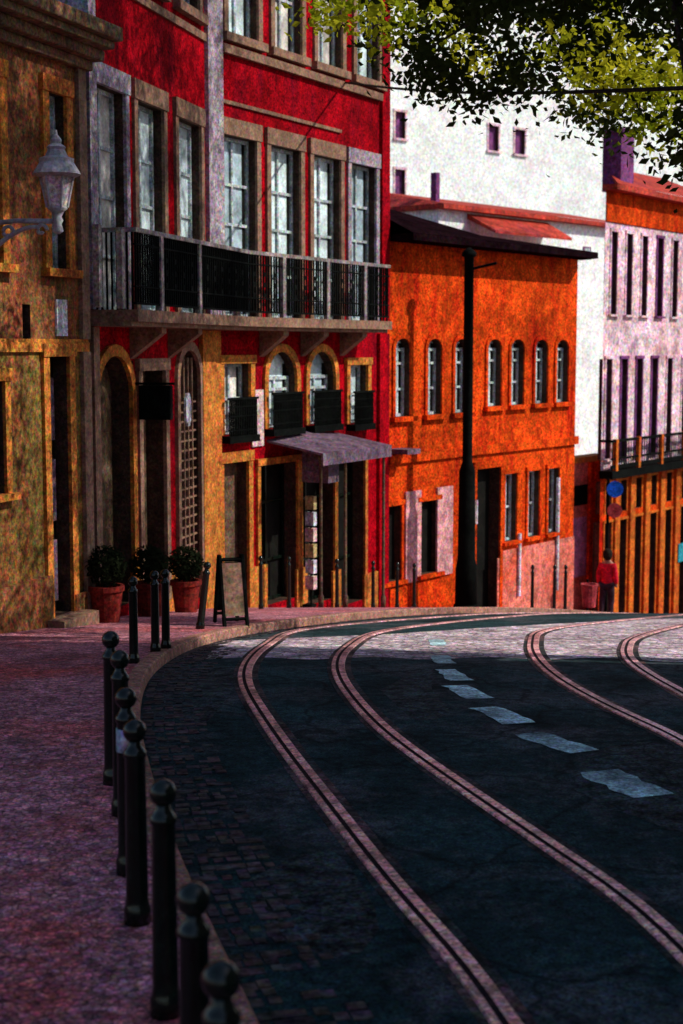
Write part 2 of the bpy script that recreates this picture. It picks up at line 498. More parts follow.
r1 = rail_path([(511, 1024), (440, 938), (380, 868), (330, 803), (290, 752), (258, 706), (246, 681), (250, 662), (272, 643), (303, 630)],
               [(2.2, -6, 0), (1.6, 0, 0)], [(1.35, 23.2, 0), (2.9, 26.2, 0), (5, 30, 0), (8, 36, 0)])
r2 = rail_path([(683, 947), (600, 882), (520, 826), (440, 771), (380, 726), (346, 686), (339, 663), (352, 646), (382, 632)],
               [(3.1, -6, 0), (2.5, 0, 0)], [(2.2, 22.8, 0), (3.7, 25.8, 0), (5.8, 29.6, 0), (8.8, 35.6, 0)])
build_track([r1, r2], 'nearer tram track of two grooved rails sweeping across the dark road')
r3 = rail_path([(683, 740), (640, 722), (590, 697), (553, 674), (536, 655), (535, 641), (548, 630)],
               [(5.6, -6, 0), (4.3, 0, 0), (3.1, 6, 0)], [(4.7, 23.0, 0), (6.4, 26, 0), (9, 30, 0)])
r4 = rail_path([(690, 697), (655, 678), (630, 660), (629, 646), (645, 635)],
               [(6.5, -6, 0), (5.2, 0, 0), (4.0, 6, 0), (3.25, 10.5, 0)], [(6.2, 23.5, 0), (8, 26.5, 0), (10.5, 30.5, 0)])
build_track([r3, r4], 'farther tram track curving at the right edge of the road')


# ------------------------------------------------------------------ facade pieces
def arc_pts(u0, u1, z1, rise, n=10):
    c = (u0 + u1) / 2; w = (u1 - u0) / 2
    return [(c - w * math.cos(math.pi * k / n), z1 - rise + rise * math.sin(math.pi * k / n)) for k in range(n + 1)]


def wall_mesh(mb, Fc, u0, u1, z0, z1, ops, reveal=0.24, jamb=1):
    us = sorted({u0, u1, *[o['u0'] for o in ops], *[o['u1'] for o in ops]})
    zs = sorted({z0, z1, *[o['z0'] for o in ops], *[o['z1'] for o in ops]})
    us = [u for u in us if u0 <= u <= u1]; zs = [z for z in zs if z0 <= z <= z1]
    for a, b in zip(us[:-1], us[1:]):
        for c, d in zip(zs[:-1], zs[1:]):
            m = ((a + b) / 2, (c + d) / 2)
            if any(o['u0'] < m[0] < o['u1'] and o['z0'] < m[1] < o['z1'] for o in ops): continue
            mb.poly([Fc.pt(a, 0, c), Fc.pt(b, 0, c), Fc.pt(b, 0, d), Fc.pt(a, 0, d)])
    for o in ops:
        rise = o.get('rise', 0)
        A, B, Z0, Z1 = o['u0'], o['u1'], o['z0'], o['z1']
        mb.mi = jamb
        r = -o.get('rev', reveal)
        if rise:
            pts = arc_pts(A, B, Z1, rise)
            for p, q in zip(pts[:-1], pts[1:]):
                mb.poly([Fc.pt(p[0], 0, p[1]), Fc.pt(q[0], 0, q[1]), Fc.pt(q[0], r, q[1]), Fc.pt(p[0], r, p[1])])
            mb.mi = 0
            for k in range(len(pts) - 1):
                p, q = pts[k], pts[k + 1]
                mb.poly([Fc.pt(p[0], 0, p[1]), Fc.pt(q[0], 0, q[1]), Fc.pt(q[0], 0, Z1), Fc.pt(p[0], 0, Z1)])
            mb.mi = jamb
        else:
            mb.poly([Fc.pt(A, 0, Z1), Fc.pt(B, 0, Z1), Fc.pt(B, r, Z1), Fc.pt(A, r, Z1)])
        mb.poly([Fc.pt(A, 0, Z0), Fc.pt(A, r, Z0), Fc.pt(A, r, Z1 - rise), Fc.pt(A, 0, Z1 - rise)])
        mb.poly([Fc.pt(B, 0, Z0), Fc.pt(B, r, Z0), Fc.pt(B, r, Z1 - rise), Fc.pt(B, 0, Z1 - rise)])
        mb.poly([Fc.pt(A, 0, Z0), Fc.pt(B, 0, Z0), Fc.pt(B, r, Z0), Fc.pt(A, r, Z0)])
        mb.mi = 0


def shell(mb, Fc, u0, u1, z0, z1, depth, left=True, right=True, top=True):
    P = Fc.pt; d = -depth
    if left: mb.poly([P(u0, 0, z0), P(u0, d, z0), P(u0, d, z1), P(u0, 0, z1)])
    if right: mb.poly([P(u1, 0, z0), P(u1, 0, z1), P(u1, d, z1), P(u1, d, z0)])
    mb.poly([P(u0, d, z0), P(u1, d, z0), P(u1, d, z1), P(u0, d, z1)])
    if top: mb.poly([P(u0, 0, z1), P(u1, 0, z1), P(u1, d, z1), P(u0, d, z1)])


def surround(Fc, o, wid, lint, proud, m, parent, name, sill=0.0):
    """stone frame round an opening; the opening's part is this mesh"""
    mb = MB(); A, B, Z0, Z1 = o['u0'], o['u1'], o['z0'], o['z1']; rise = o.get('rise', 0)
    if rise:
        inn = arc_pts(A, B, Z1, rise); out = arc_pts(A - wid, B + wid, Z1 + lint, rise + lint)
        inn = [(A, Z0)] + inn + [(B, Z0)]; out = [(A - wid, Z0)] + out + [(B + wid, Z0)]
        mb.rings([[Fc.pt(i[0], 0, i[1]), Fc.pt(i[0], proud, i[1]), Fc.pt(q[0], proud, q[1]), Fc.pt(q[0], 0, q[1])] for i, q in zip(inn, out)])
    else:
        mb.box(Fc, A - wid, A, 0, proud, Z0, Z1)
        mb.box(Fc, B, B + wid, 0, proud, Z0, Z1)
        mb.box(Fc, A - wid - .02, B + wid + .02, 0, proud + .02, Z1, Z1 + lint)
    if sill: mb.box(Fc, A - wid - .05, B + wid + .05, 0, proud + .08, Z0 - sill, Z0)
    return mb.build(name, m, parent)


def pane_fill(Fc, o, parent, m, name, off, u0=None, u1=None, z0=None, z1=None):
    mb = MB(); A = o['u0'] if u0 is None else u0; B = o['u1'] if u1 is None else u1
    Z0 = o['z0'] if z0 is None else z0; Z1 = o['z1'] if z1 is None else z1
    rise = o.get('rise', 0) if u0 is None and z1 is None else 0
    if rise:
        pts = [(A, Z0), (B, Z0)] + list(reversed(arc_pts(A, B, Z1, rise)))
        f = [Fc.pt(p[0], off, p[1]) for p in pts]; b = [Fc.pt(p[0], off - .03, p[1]) for p in pts]
        mb.rings([b, f])
    else:
        mb.box(Fc, A, B, off - .03, off, Z0, Z1)
    return mb.build(name, m, parent)


def leaves(Fc, o, parent, off, f=.85):  # window panes, with a dark strip painted as the shaded far jamb
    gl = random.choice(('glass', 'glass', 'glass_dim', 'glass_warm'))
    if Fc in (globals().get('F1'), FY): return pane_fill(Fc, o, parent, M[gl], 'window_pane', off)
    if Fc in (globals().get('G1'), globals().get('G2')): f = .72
    c = o['u0'] + (o['u1'] - o['u0']) * f  # beyond this a dark strip paints the shade of the far jamb
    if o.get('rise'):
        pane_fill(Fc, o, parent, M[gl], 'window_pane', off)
        pane_fill(Fc, dict(o, u0=c), parent, M['dark'], 'jamb_shade', off + .004, u0=c, z1=o['z1'] - o['rise'] * .5)
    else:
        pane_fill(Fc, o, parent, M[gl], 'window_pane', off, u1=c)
        pane_fill(Fc, o, parent, M['dark'], 'jamb_shade', off, u0=c + .002)


def sash(Fc, o, parent, off, m, bars_v, bars_h, t=0.05, fr=0.06):
    mb = MB(); A, B, Z0, Z1 = o['u0'], o['u1'], o['z0'], o['z1']
    mb.box(Fc, A, A + fr, off - .02, off + .03, Z0, Z1 - o.get('rise', 0))
    mb.box(Fc, B - fr, B, off - .02, off + .03, Z0, Z1 - o.get('rise', 0))
    top = Z1 - (0 if not o.get('rise') else o['rise'])
    mb.box(Fc, A + fr, B - fr, off - .02, off + .028, Z0, Z0 + fr)
    mb.box(Fc, A + fr, B - fr, off - .02, off + .028, top - fr, top)
    for f in bars_v:
        c = A + (B - A) * f; mb.box(Fc, c - t / 2, c + t / 2, off - .015, off + .025, Z0 + fr, top - fr)
    for f in bars_h:
        c = Z0 + (Z1 - Z0) * f; mb.box(Fc, A + fr, B - fr, off - .012, off + .022, c - t / 2, c + t / 2)
    return mb.build('window_sash', m, parent)


def op(Fc, pxc, wid, z0, z1, rise=0, rev=None):
    c = Fc.u(pxc)
    d = dict(u0=c - wid / 2, u1=c + wid / 2, z0=z0, z1=z1, rise=rise)
    if rev: d['rev'] = rev
    return d


def opx(Fc, x0, x1, z0, z1, rise=0, rev=None):
    d = dict(u0=Fc.u(x0), u1=Fc.u(x1), z0=z0, z1=z1, rise=rise)
    if rev: d['rev'] = rev
    return d


def plan(px, Y): return ((px - W / 2) * Y / F, Y)


# ------------------------------------------------------------------ yellow house (left)
FY = Facade(plan(-330, 13.0), plan(88, 19.9))
yh = empty('yellow_house', FY.pt(FY.L / 2, 0, FY.base(FY.L / 2)), 'ochre and yellow house with heavy stone cornice at the left edge', 'house')
L = FY.L; zb = FY.base(0) - .6; ztop = 3.72
o_up = opx(FY, 51, 68, .98, 3.15, rev=.22)
o_door = opx(FY, 46, 66, FY.base(FY.u(55)) + .14, -.12, rev=.22)
o_niche = opx(FY, 23, 31, -.02, .52, rev=.2)
o_l = opx(FY, -14, 2.5, 0.98, 3.15, rev=.22)
o_l2 = opx(FY, -20, 1, -1.75, -.4, rev=.22)
mb = MB(); wall_mesh(mb, FY, 0, L, .0, ztop, [o_up, o_niche, o_l]); shell(mb, FY, 0, L, zb, ztop, 7)
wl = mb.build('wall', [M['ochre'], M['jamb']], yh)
mb = MB(); wall_mesh(mb, FY, 0, L, zb, .0, [o_door, o_l2])
mb.build('lower_wall', [M['yellow'], M['jamb']], yh, label='yellower ground floor wall')
mb = MB()
mb.box(FY, -.1, L + .1, 0, .12, 3.55, 3.68); mb.box(FY, -.15, L + .2, 0, .24, 3.68, 3.82)
mb.box(FY, -.2, L + .18, 0, .40, 3.82, 3.92); mb.box(FY, -.2, L + .22, -.3, .50, 3.92, 4.10)
mb.build('cornice', M['cornice'], yh, bevel=.02)
mb = MB(); mb.box(FY, 0, L, 0, .05, -.06, .06); mb.box(FY, 0, L, 0, .035, .06, .10); mb.build('string_course', M['ystone'], yh)
mb = MB(); mb.box(FY, FY.u(79.5), L + .015, 0, .06, zb, -.062); mb.box(FY, FY.u(79.5), L + .01, 0, .06, .102, 3.548)
mb.build('corner_pilaster', M['stone'], yh)
mb = MB(); mb.box(FY, 0, FY.u(44), 0, .06, zb, FY.base(L * .7) + .55); mb.build('plinth', M['ochre'], yh); mb = MB(); mb.box(FY, FY.u(67), FY.u(79), 0, .06, zb, FY.base(L) + .45)
mb.build('plinth', M['ochre'], yh)
mb = MB(); mb.poly([FY.pt(-.2, .3, 4.12), FY.pt(L, .3, 4.12), FY.pt(L, -3.5, 4.75), FY.pt(-.2, -3.5, 4.75)])
mb.poly([FY.pt(-.2, -3.5, 4.75), FY.pt(L, -3.5, 4.75), FY.pt(L, -7, 4.1), FY.pt(-.2, -7, 4.1)])
mb.build('roof', M['darktile'], yh)
for oo in (o_up, o_l):
    s = surround(FY, oo, .15, .2, .05, M['ystone'], yh, 'window', sill=.1)
    leaves(FY, oo, s, -.18); sash(FY, oo, s, -.15, M['sash'], [.5], [.68])
s = surround(FY, o_l2, .12, .15, .045, M['ystone'], yh, 'window', sill=.08)
pane_fill(FY, o_l2, s, M['dark'], 'shutter', -.15)
s = surround(FY, o_door, .14, .16, .05, M['ystone'], yh, 'door')
c = FY.u(57.5)
pane_fill(FY, o_door, s, M['dark'], 'door_leaf', -.2)
mb = MB(); dd = o_door
for k in range(3):
    mb.box(FY, c + .02, dd['u1'] - .05, -.19, -.16, dd['z0'] + .15 + k * 1.05, dd['z0'] + .95 + k * 1.05)
mb.build('door_panel', M['slate'], s)
mb = MB(); mb.box(FY, dd['u0'] - .2, dd['u1'] + .2, 0, .3, dd['z0'] - .22, dd['z0']); mb.build('doorstep', M['stone'], yh)
pane_fill(FY, o_niche, yh, M['dark'], 'vent', -.15)
mb = MB(); mb.box(FY, FY.u(55.5), FY.u(66), .004, .03, .14, .60)
tag(mb.build('wall_plaque', M['plate']), 'small pale plaque on the ochre wall below the wall lantern', 'plaque')

# wall lantern on a scrolled bracket
lu = FY.u(-20); zt = 1.40
base = FY.pt(lu, 0, zt)
lant = empty('wall_lantern', base, 'pale grey wall lantern on a scrolled iron bracket on the ochre house', 'wall lantern')
tip = None
for k in range(40):      # bracket length that brings the lantern over x = 62 px
    q = FY.pt(lu, .5 + k * .04, zt)
    if q.x / q.y * F + W / 2 >= 60: tip = .5 + k * .04; break
tip = tip or 1.1
mb = MB()
mb.box(FY, lu - .09, lu + .09, 0, .03, zt - .5, zt + .14)
mb.tube([FY.pt(lu, 0.02, zt), FY.pt(lu, tip * .5, zt + .03), FY.pt(lu, tip, zt + .01)], [.032, .028, .03], 8)
arc = [FY.pt(lu, .03 + (tip * .72) * t, zt - .42 + .38 * math.sin(t * math.pi / 2)) for t in [k / 10 for k in range(11)]]
mb.tube(arc, [.035 - .012 * k / 10 for k in range(11)], 8)
for (cx, cz, r0, tn) in ((tip * .38, zt - .1, .085, 1.6), (tip * .80, zt - .085, .075, 1.7)):
    mb.tube([FY.pt(lu, cx + r0 * (1 - k / 26) * math.cos(k / 18 * 2 * math.pi * .9), cz + r0 * (1 - k / 26) * math.sin(k / 18 * 2 * math.pi * .9)) for k in range(19)], .022, 6)
mb.build('bracket', M['lamp'], lant, smooth=True)
lc = FY.pt(lu, tip, 0)
mb = MB()
mb.lathe((lc.x, lc.y, zt), [(a * 1.3, b_ * 1.0) for a, b_ in [(.02, -.13), (.05, -.1), (.035, -.02), (.05, .02), (.035, .06), (.06, .12), (.09, .15), (.085, .17)]], 12)
mb.build('socket', M['lamp'], lant, smooth=True)
mb = MB(); mb.lathe((lc.x, lc.y, zt), [(a * 1.3, b_ * 1.0) for a, b_ in [(.085, .17), (.14, .5)]], 6); mb.build('lamp_glass', M['lampglass'], lant)
mb = MB()
for k in range(6):
    a = 2 * math.pi * k / 6
    mb.tube([Vector((lc.x + .117 * math.cos(a), lc.y + .117 * math.sin(a), zt + .165)), Vector((lc.x + .188 * math.cos(a), lc.y + .188 * math.sin(a), zt + .51))], .014, 6)
mb.build('cage', M['lamp'], lant)
mb = MB()
mb.lathe((lc.x, lc.y, zt), [(a * 1.3, b_ * 1.0) for a, b_ in [(.16, .50), (.21, .53), (.20, .56), (.15, .66), (.155, .70), (.10, .73), (.075, .80), (.085, .83), (.045, .87), (.05, .91), (.015, .97), (.01, 1.02)]], 12)
mb.build('hood', M['lamp'], lant)

# ------------------------------------------------------------------ red building
pA, pB, pC = plan(91, 20.45), plan(214, 25.4), plan(386, 31.0)
F1 = Facade(pA, pB); F2 = Facade(pB, pC)
rb = empty('red_townhouse', F1.pt(F1.L, 0, F1.base(F1.L)), 'tall crimson townhouse with a long iron balcony and French windows', 'house')
SL, SB, RT, WT = .50, .28, 1.56, 3.55       # slab top, slab bottom, rail top, window top
ZT = 8.8


def fw(Fc, px, w=1.05): return op(Fc, px, w, SL + .01, WT, rev=.2)


up1 = [fw(F1, x) for x in (112, 151.5, 190)]
up2 = [fw(F2, x) for x in (240, 285, 326, 362)]
s1 = [op(F1, x, .95, 5.3, 7.6, rev=.2) for x in (113, 152, 191)]
s2 = [op(F2, x, .95, 5.22, 7.6, rev=.2) for x in (244, 288, 329, 366)]
d_arch = op(F1, 112, 1.2, F1.base(F1.u(112)) + .12, -.12, rise=.55, rev=.3)
d_mid = op(F1, 150.5, .95, F1.base(F1.u(150)) + .12, -.35, rev=.3)
d_grill = op(F1, 187, .95, F1.base(F1.u(187)) + .12, -.05, rise=.45, rev=.2)
w_g1 = op(F2, 235, .85, -1.5, -.28, rev=.22)
d_g1 = op(F2, 233, .8, F2.base(F2.u(233)) + .1, -1.98, rev=.22)
w_a1 = op(F2, 280.5, 1.0, -1.45, -.08, rise=.45, rev=.2)
w_a2 = op(F2, 320.5, 1.0, -1.45, -.08, rise=.45, rev=.2)
w_g2 = op(F2, 357, .75, -1.5, -.35, rev=.2)
d_c = [op(F2, x, w, F2.base(F2.u(x)) + .1, -2.1, rev=.35) for x, w in ((277, 1.3), (317, 1.25), (350, 1.15))]
zb = F2.base(F2.L) - .8
mb = MB()
wall_mesh(mb, F1, 0, F1.L, zb, ZT, up1 + s1 + [d_arch, d_mid, d_grill])
wall_mesh(mb, F2, 0, F2.L, zb, ZT, up2 + s2 + [w_g1, d_g1, w_a1, w_a2, w_g2] + d_c)
shell(mb, F1, 0, F1.L, zb, ZT, 9, right=False); shell(mb, F2, 0, F2.L, zb, ZT, 9, left=False)
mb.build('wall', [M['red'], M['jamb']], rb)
mb = MB(); mb.box(F1, -.35, F1.L, 0, .35, ZT, ZT + .3); mb.box(F2, 0, F2.L + .3, 0, .35, ZT, ZT + .302); mb.build('cornice', M['stone'], rb)
mb = MB(); mb.poly([F1.pt(-.4, .3, ZT + .32), F1.pt(F1.L, .3, ZT + .32), F1.pt(F1.L, -4.5, ZT + 2), F1.pt(-.4, -4.5, ZT + 2)])
mb.poly([F2.pt(0, .3, ZT + .33), F2.pt(F2.L + .3, .3, ZT + .33), F2.pt(F2.L + .3, -4.5, ZT + 2), F2.pt(0, -4.5, ZT + 2)]); mb.build('roof', M['tile'], rb)
# grey gable skin seen above the yellow roof
mb = MB(); mb.poly([F1.pt(-.012, .0, zb), F1.pt(-.012, -9, zb), F1.pt(-.012, -9, ZT), F1.pt(-.012, 0, ZT)]); mb.build('gable_wall', M['grey_stone'], rb)
# pilasters
mb = MB(); mb.box(F1, -.01, F1.u(96.5), 0, .07, SL + .01, ZT); mb.build('corner_pilaster', M['grey_stone'], rb)
mb = MB(); mb.box(F1, F1.u(210.5, .06), F1.L + .0, 0, .07, SL + .01, ZT); mb.box(F2, 0.0, F2.u(222), 0, .072, SL + .01, ZT); mb.build('pilaster', M['grey_stone'], rb)
mb = MB(); mb.box(F1, -.01, F1.u(95), 0, .07, zb, SB - .01); mb.build('corner_pilaster', M['stone'], rb)
mb = MB(); mb.box(F1, F1.u(199), F1.L, 0, .07, zb, SB - .01); mb.box(F2, 0, F2.u(217.5), 0, .072, zb, SB - .01); mb.build('pilaster', M['ystone'], rb)
mb = MB(); mb.box(F2, F2.u(377), F2.L + .01, 0, .07, zb, SB - .01); mb.box(F2, F2.u(379), F2.L + .01, 0, .07, SL + .01, ZT); mb.build('corner_pilaster', M['red'], rb)
# string courses
mb = MB(); mb.box(F1, F1.u(97), F1.u(210), 0, .04, 4.94, 5.06); mb.box(F2, F2.u(222.5), F2.u(378.5), 0, .09, 4.88, 5.02)
mb.box(F2, F2.u(222.5), F2.u(340), 0, .04, 4.06, 4.12); mb.build('string_course', M['stone'], rb)
# stone plinth band
for Fc, a, b in ((F1, 96, 103), (F1, 127, 139), (F1, 163, 177), (F2, 218, 224), (F2, 246, 264), (F2, 294, 305), (F2, 331, 339), (F2, 363, 376.5)):
    mb = MB(); mb.box(Fc, Fc.u(a), Fc.u(b), 0, .05, zb, Fc.base(Fc.u((a + b) / 2)) + .75); mb.build('plinth', M['ystone'], rb)
for k, (Fc, oo) in enumerate([(F1, o) for o in up1] + [(F2, o) for o in up2]):
    st = M['grey_stone'] if k in (0, 6) else M['stone']
    s = surround(Fc, oo, .13, .28, .05, st, rb, 'french_window')
    leaves(Fc, oo, s, -.18)
    sash(Fc, oo, s, -.16, M['sash'], [.5], [.25, .52, .74])
for Fc, oo in [(F1, o) for o in s1] + [(F2, o) for o in s2]:
    s = surround(Fc, oo, .13, .2, .05, M['stone'], rb, 'window', sill=.14)
    leaves(Fc, oo, s, -.18); sash(Fc, oo, s, -.16, M['sash'], [.5], [.4, .7])
# ground floor doors
s = surround(F1, d_arch, .14, .16, .06, M['ystone'], rb, 'arched_door'); pane_fill(F1, d_arch, s, M['door'], 'door_leaf', -.28)
mb = MB(); mb.box(F1, d_arch['u0'] + .15, d_arch['u1'] - .15, -.28, -.25, d_arch['z0'] + .25, d_arch['z0'] + 1.1); mb.box(F1, d_arch['u0'] + .15, d_arch['u1'] - .15, -.28, -.25, d_arch['z0'] + 1.25, d_arch['z0'] + 2.5); mb.build('door_panel', M['door'], s)
s = surround(F1, d_mid, .14, .18, .06, M['stone'], rb, 'door'); pane_fill(F1, d_mid, s, M['door'], 'door_leaf', -.28)
s = surround(F1, d_grill, .12, .15, .06, M['stone'], rb, 'arched_door'); pane_fill(F1, d_grill, s, M['dark'], 'door_leaf', -.18)
mb = MB(); oo = d_grill
for k in range(1, 5): c = oo['u0'] + (oo['u1'] - oo['u0']) * k / 5; mb.box(F1, c - .018, c + .018, -.06, -.02, oo['z0'], oo['z1'] - .12)
for k in range(1, 22):
    z = oo['z0'] + k * .155
    if z < oo['z1'] - .45: mb.box(F1, oo['u0'], oo['u1'], -.065, -.03, z - .014, z + .014)
mb.build('grille', M['stone'], s)
mb = MB(); mb.lathe((0, 0, 0), [(.001, -.02), (.14, -.02), (.14, .02), (.001, .02)], 10)
c = F1.pt((oo['u0'] + oo['u1']) / 2, 0, 0)
mb.v = [Vector((c.x, c.y, -1.0)) + F1.d * v.x * .9 + Vector((0, 0, 1)) * v.y * 2.0 + F1.n * v.z for v in mb.v]
mb.build('door_plaque', M['plate'], s)
for Fc, oo, nm in ((F2, w_g1, 'window'), (F2, w_a1, 'arched_window'), (F2, w_a2, 'arched_window'), (F2, w_g2, 'window')):
    s = surround(Fc, oo, .13, .14, .06, M['ystone'], rb, nm)
    leaves(Fc, oo, s, -.18); sash(Fc, oo, s, -.16, M['sash'], [.5], [.5])
    mb = MB(); z0 = oo['z0'] - .02
    mb.box(Fc, oo['u0'] - .06, oo['u1'] + .06, .0, .2, z0 - .12, z0)
    n = int((oo['u1'] - oo['u0']) / .055)
    for k in range(n + 1):
        c = oo['u0'] + (oo['u1'] - oo['u0']) * k / n; mb.box(Fc, c - .011, c + .011, .15, .172, z0, z0 + .62)
    for z in (z0 + .1, z0 + .34, z0 + .5): mb.box(Fc, oo['u0'] - .02, oo['u1'] + .02, .145, .165, z - .012, z + .012)
    mb.box(Fc, oo['u0'] - .05, oo['u1'] + .05, .14, .185, z0 + .62, z0 + .66)
    mb.build('balconet', M['iron'], s)
s = surround(F2, d_g1, .13, .18, .06, M['ystone'], rb, 'door'); pane_fill(F2, d_g1, s, M['door'], 'door_leaf', -.2)
for oo in d_c:
    s = surround(F2, oo, .1, .12, .05, M['ystone'], rb, 'shop_door'); pane_fill(F2, oo, s, M['dark'], 'door_leaf', -.32)
    sash_o = dict(oo); sash(F2, sash_o, s, -.28, M['darkgreen'], [.5], [.3, .72])

# long balcony
bal = MB(); D = .72
u_end = F2.u(392, D)
for z0, z1, d in ((SB + .06, SL, D), (SB, SB + .06, D - .1)):
    pts = [F1.pt(-.02, 0, 0), F1.pt(F1.L, 0, 0), F2.pt(u_end, 0, 0), F2.pt(u_end, d, 0)]
    bis = (F1.n + F2.n).normalized(); bis = bis * (d / bis.dot(F1.n))
    mid = F1.pt(F1.L, 0, 0) + bis
    pl = [F1.pt(-.02, 0, 0), F1.pt(F1.L, 0, 0), mid, F1.pt(-.02, d, 0)]
    bal.hexa([Vector((p.x, p.y, z0)) for p in pl] + [Vector((p.x, p.y, z1)) for p in pl])
    pl = [F2.pt(0, 0, 0), F2.pt(u_end, 0, 0), F2.pt(u_end, d, 0), mid]
    bal.hexa([Vector((p.x, p.y, z0)) for p in pl] + [Vector((p.x, p.y, z1)) for p in pl])
balcony = bal.build('balcony', M['stone'], rb)
RO = D - .06
rl = MB(); hr = MB()
bis = (F1.n + F2.n).normalized(); bis = bis * (RO / bis.dot(F1.n))
corner = F1.pt(F1.L, 0, 0) + bis
u1e = (corner - F1.a).dot(F1.d); u2s = (corner - F2.a).dot(F2.d)
for Fc, a, b in ((F1, 0.02, u1e), (F2, u2s, u_end - .04)):
    n = int((b - a) / .085)
    for k in range(n):
        c = a + (b - a) * (k + .5) / n; rl.box(Fc, c - .012, c + .012, RO - .012, RO + .012, SL + .08, RT - .03)
    for z, h in ((SL + .07, .03), (SL + .30, .022), (RT - .2, .022)): rl.box(Fc, a, b, RO - .018, RO + .018, z, z + h)
    for k in range(n // 4):          # cast roundels between the bars
        c = a + (b - a) * (4 * k + 2) / n; rl.box(Fc, c - .04, c + .04, RO - .008, RO + .008, SL + .5, SL + .58)
        rl.box(Fc, c - .03, c + .03, RO - .007, RO + .007, SL + .33, SL + .40); rl.box(Fc, c - .03, c + .03, RO - .007, RO + .007, SL + .68, SL + .75)
    hr.box(Fc, a - .02, b + .02, RO - .035, RO + .035, RT - .03, RT + .03)
for (o0, o1) in ((.0, RO),):
    n = 9
    for Fc, uu in ((F1, .02), (F2, u_end - .05)):
        for k in range(n): c = o0 + (o1 - o0) * (k + .5) / n; rl.box(Fc, uu, uu + .025, c - .012, c + .012, SL, RT - .03)
        hr.box(Fc, uu - .02, uu + .045, o0, o1 - .036, RT - .03, RT + .03)
rl.build('railing', M['iron'], balcony); hr.build('handrail', M['pale_iron'], balcony)
for Fc, px in ((F1, 99), (F1, 122), (F1, 161), (F1, 199), (F2, 237), (F2, 283), (F2, 327), (F2, 364)):
    c = Fc.u(px, RO); mb = MB(); mb.box(Fc, c - .05, c + .05, RO - .04, RO + .04, SL, RT - .031); mb.build('rail_post', M['pale_iron'], balcony)
# brackets
for Fc, pxs in ((F1, (132, 170)), (F2, (262, 303, 342))):
    for px in pxs:
        c = Fc.u(px); mb = MB()
        mb.rings([[Fc.pt(c + s, 0, z) for s, z in ((-.09, SB - .45), (.09, SB - .45), (.09, SB), (-.09, SB))], [Fc.pt(c + s, .5, z) for s, z in ((-.09, SB - .08), (.09, SB - .08), (.09, SB), (-.09, SB))]])
        mb.build('bracket', M['stone'], balcony)

# zinc canopy on thin posts over the doors
ca, cb = F2.u(266), F2.u(338); cz = -1.66; cd = 1.15
can = MB()
mid_u = (ca + cb) / 2
back = [F2.pt(ca, 0.002, cz), F2.pt(mid_u, 0.002, cz + .10), F2.pt(cb, 0.002, cz)]
front = [F2.pt(ca, cd, cz - .2), F2.pt(mid_u, cd, cz - .2), F2.pt(cb, cd, cz - .2)]
dn = Vector((0, 0, -.04))
for k in range(2):
    can.hexa([back[k] + dn, back[k + 1] + dn, front[k + 1] + dn, front[k] + dn, back[k], back[k + 1], front[k + 1], front[k]])
can.box(F2, ca, cb, cd - .02, cd + .02, cz - .42, cz - .2)
canopy = can.build('canopy', M['slate'], rb)
for k in range(8):
    pass
for u in (ca + .12, mid_u - .3, cb - .1):
    c = F2.pt(u, cd - .1, 0); b = g(c.y) + .11; mb = MB()
    mb.lathe((c.x, c.y, 0), [(.05, b), (.05, b + .2), (.03, b + .25), (.026, cz - .35), (.05, cz - .3), (.05, cz - .22)], 10); mb.build('canopy_post', M['door'], canopy, smooth=True)
mb = MB(); mb.box(F2, F2.u(285), F2.u(296), .35, .9, -2.45, -1.85)
tag(mb.build('hanging_banner', M['slate']), 'faded grey banner hanging under the zinc canopy', 'banner')
mb = MB(); mb.box(F2, F2.u(250), F2.u(261.5), .01, .04, -1.75, -.75)
tag(mb.build('paper_notice', M['notice']), 'pale pink notice on the red wall between two windows', 'notice')
# shop stand of postcards at the canopy (pale goods between the doors)
c = F2.pt(F2.u(299), .25, 0); zc = g(c.y) + .11
st_ = empty('display_rack', (c.x, c.y, zc), 'narrow rack of pale goods between two dark shop doors', 'display rack')
mb = MB(); mb.box(F2, F2.u(297), F2.u(302), .1, .3, zc, zc + .06); mb.tube([c + Vector((0, 0, zc)), c + Vector((0, 0, zc + 2.1))], .02, 6); mb.build('frame', M['iron'], st_)
for k in range(6):
    mb = MB(); w = random.uniform(.9, 1.4) ; mb.box(F2, F2.u(298.5 - .8 * w), F2.u(300 + .8 * w), .15, .33, zc + .35 + k * .3, zc + .6 + k * .3)
    mb.build('goods', [M['notice'], M['plate'], M['chalk']][k % 3], st_)

# dark projecting shop sign
c1 = F1.u(155, .37)
sg = empty('hanging_sign', F1.pt(c1, 0, -.95), 'black boxy sign projecting from the red wall beside the grilled door', 'sign')
mb = MB()
mb.box(F1, c1 - .06, c1 + .06, .12, .62, -1.05, -.55); sgn = mb.build('sign_box', M['iron'], sg, bevel=.02)
mb = MB(); mb.box(F1, c1 - .02, c1 + .02, 0, .66, -.545, -.51); mb.box(F1, c1 - .02, c1 + .02, 0.004, .02, -.8, -.2); mb.build('sign_bracket', M['iron'], sg)

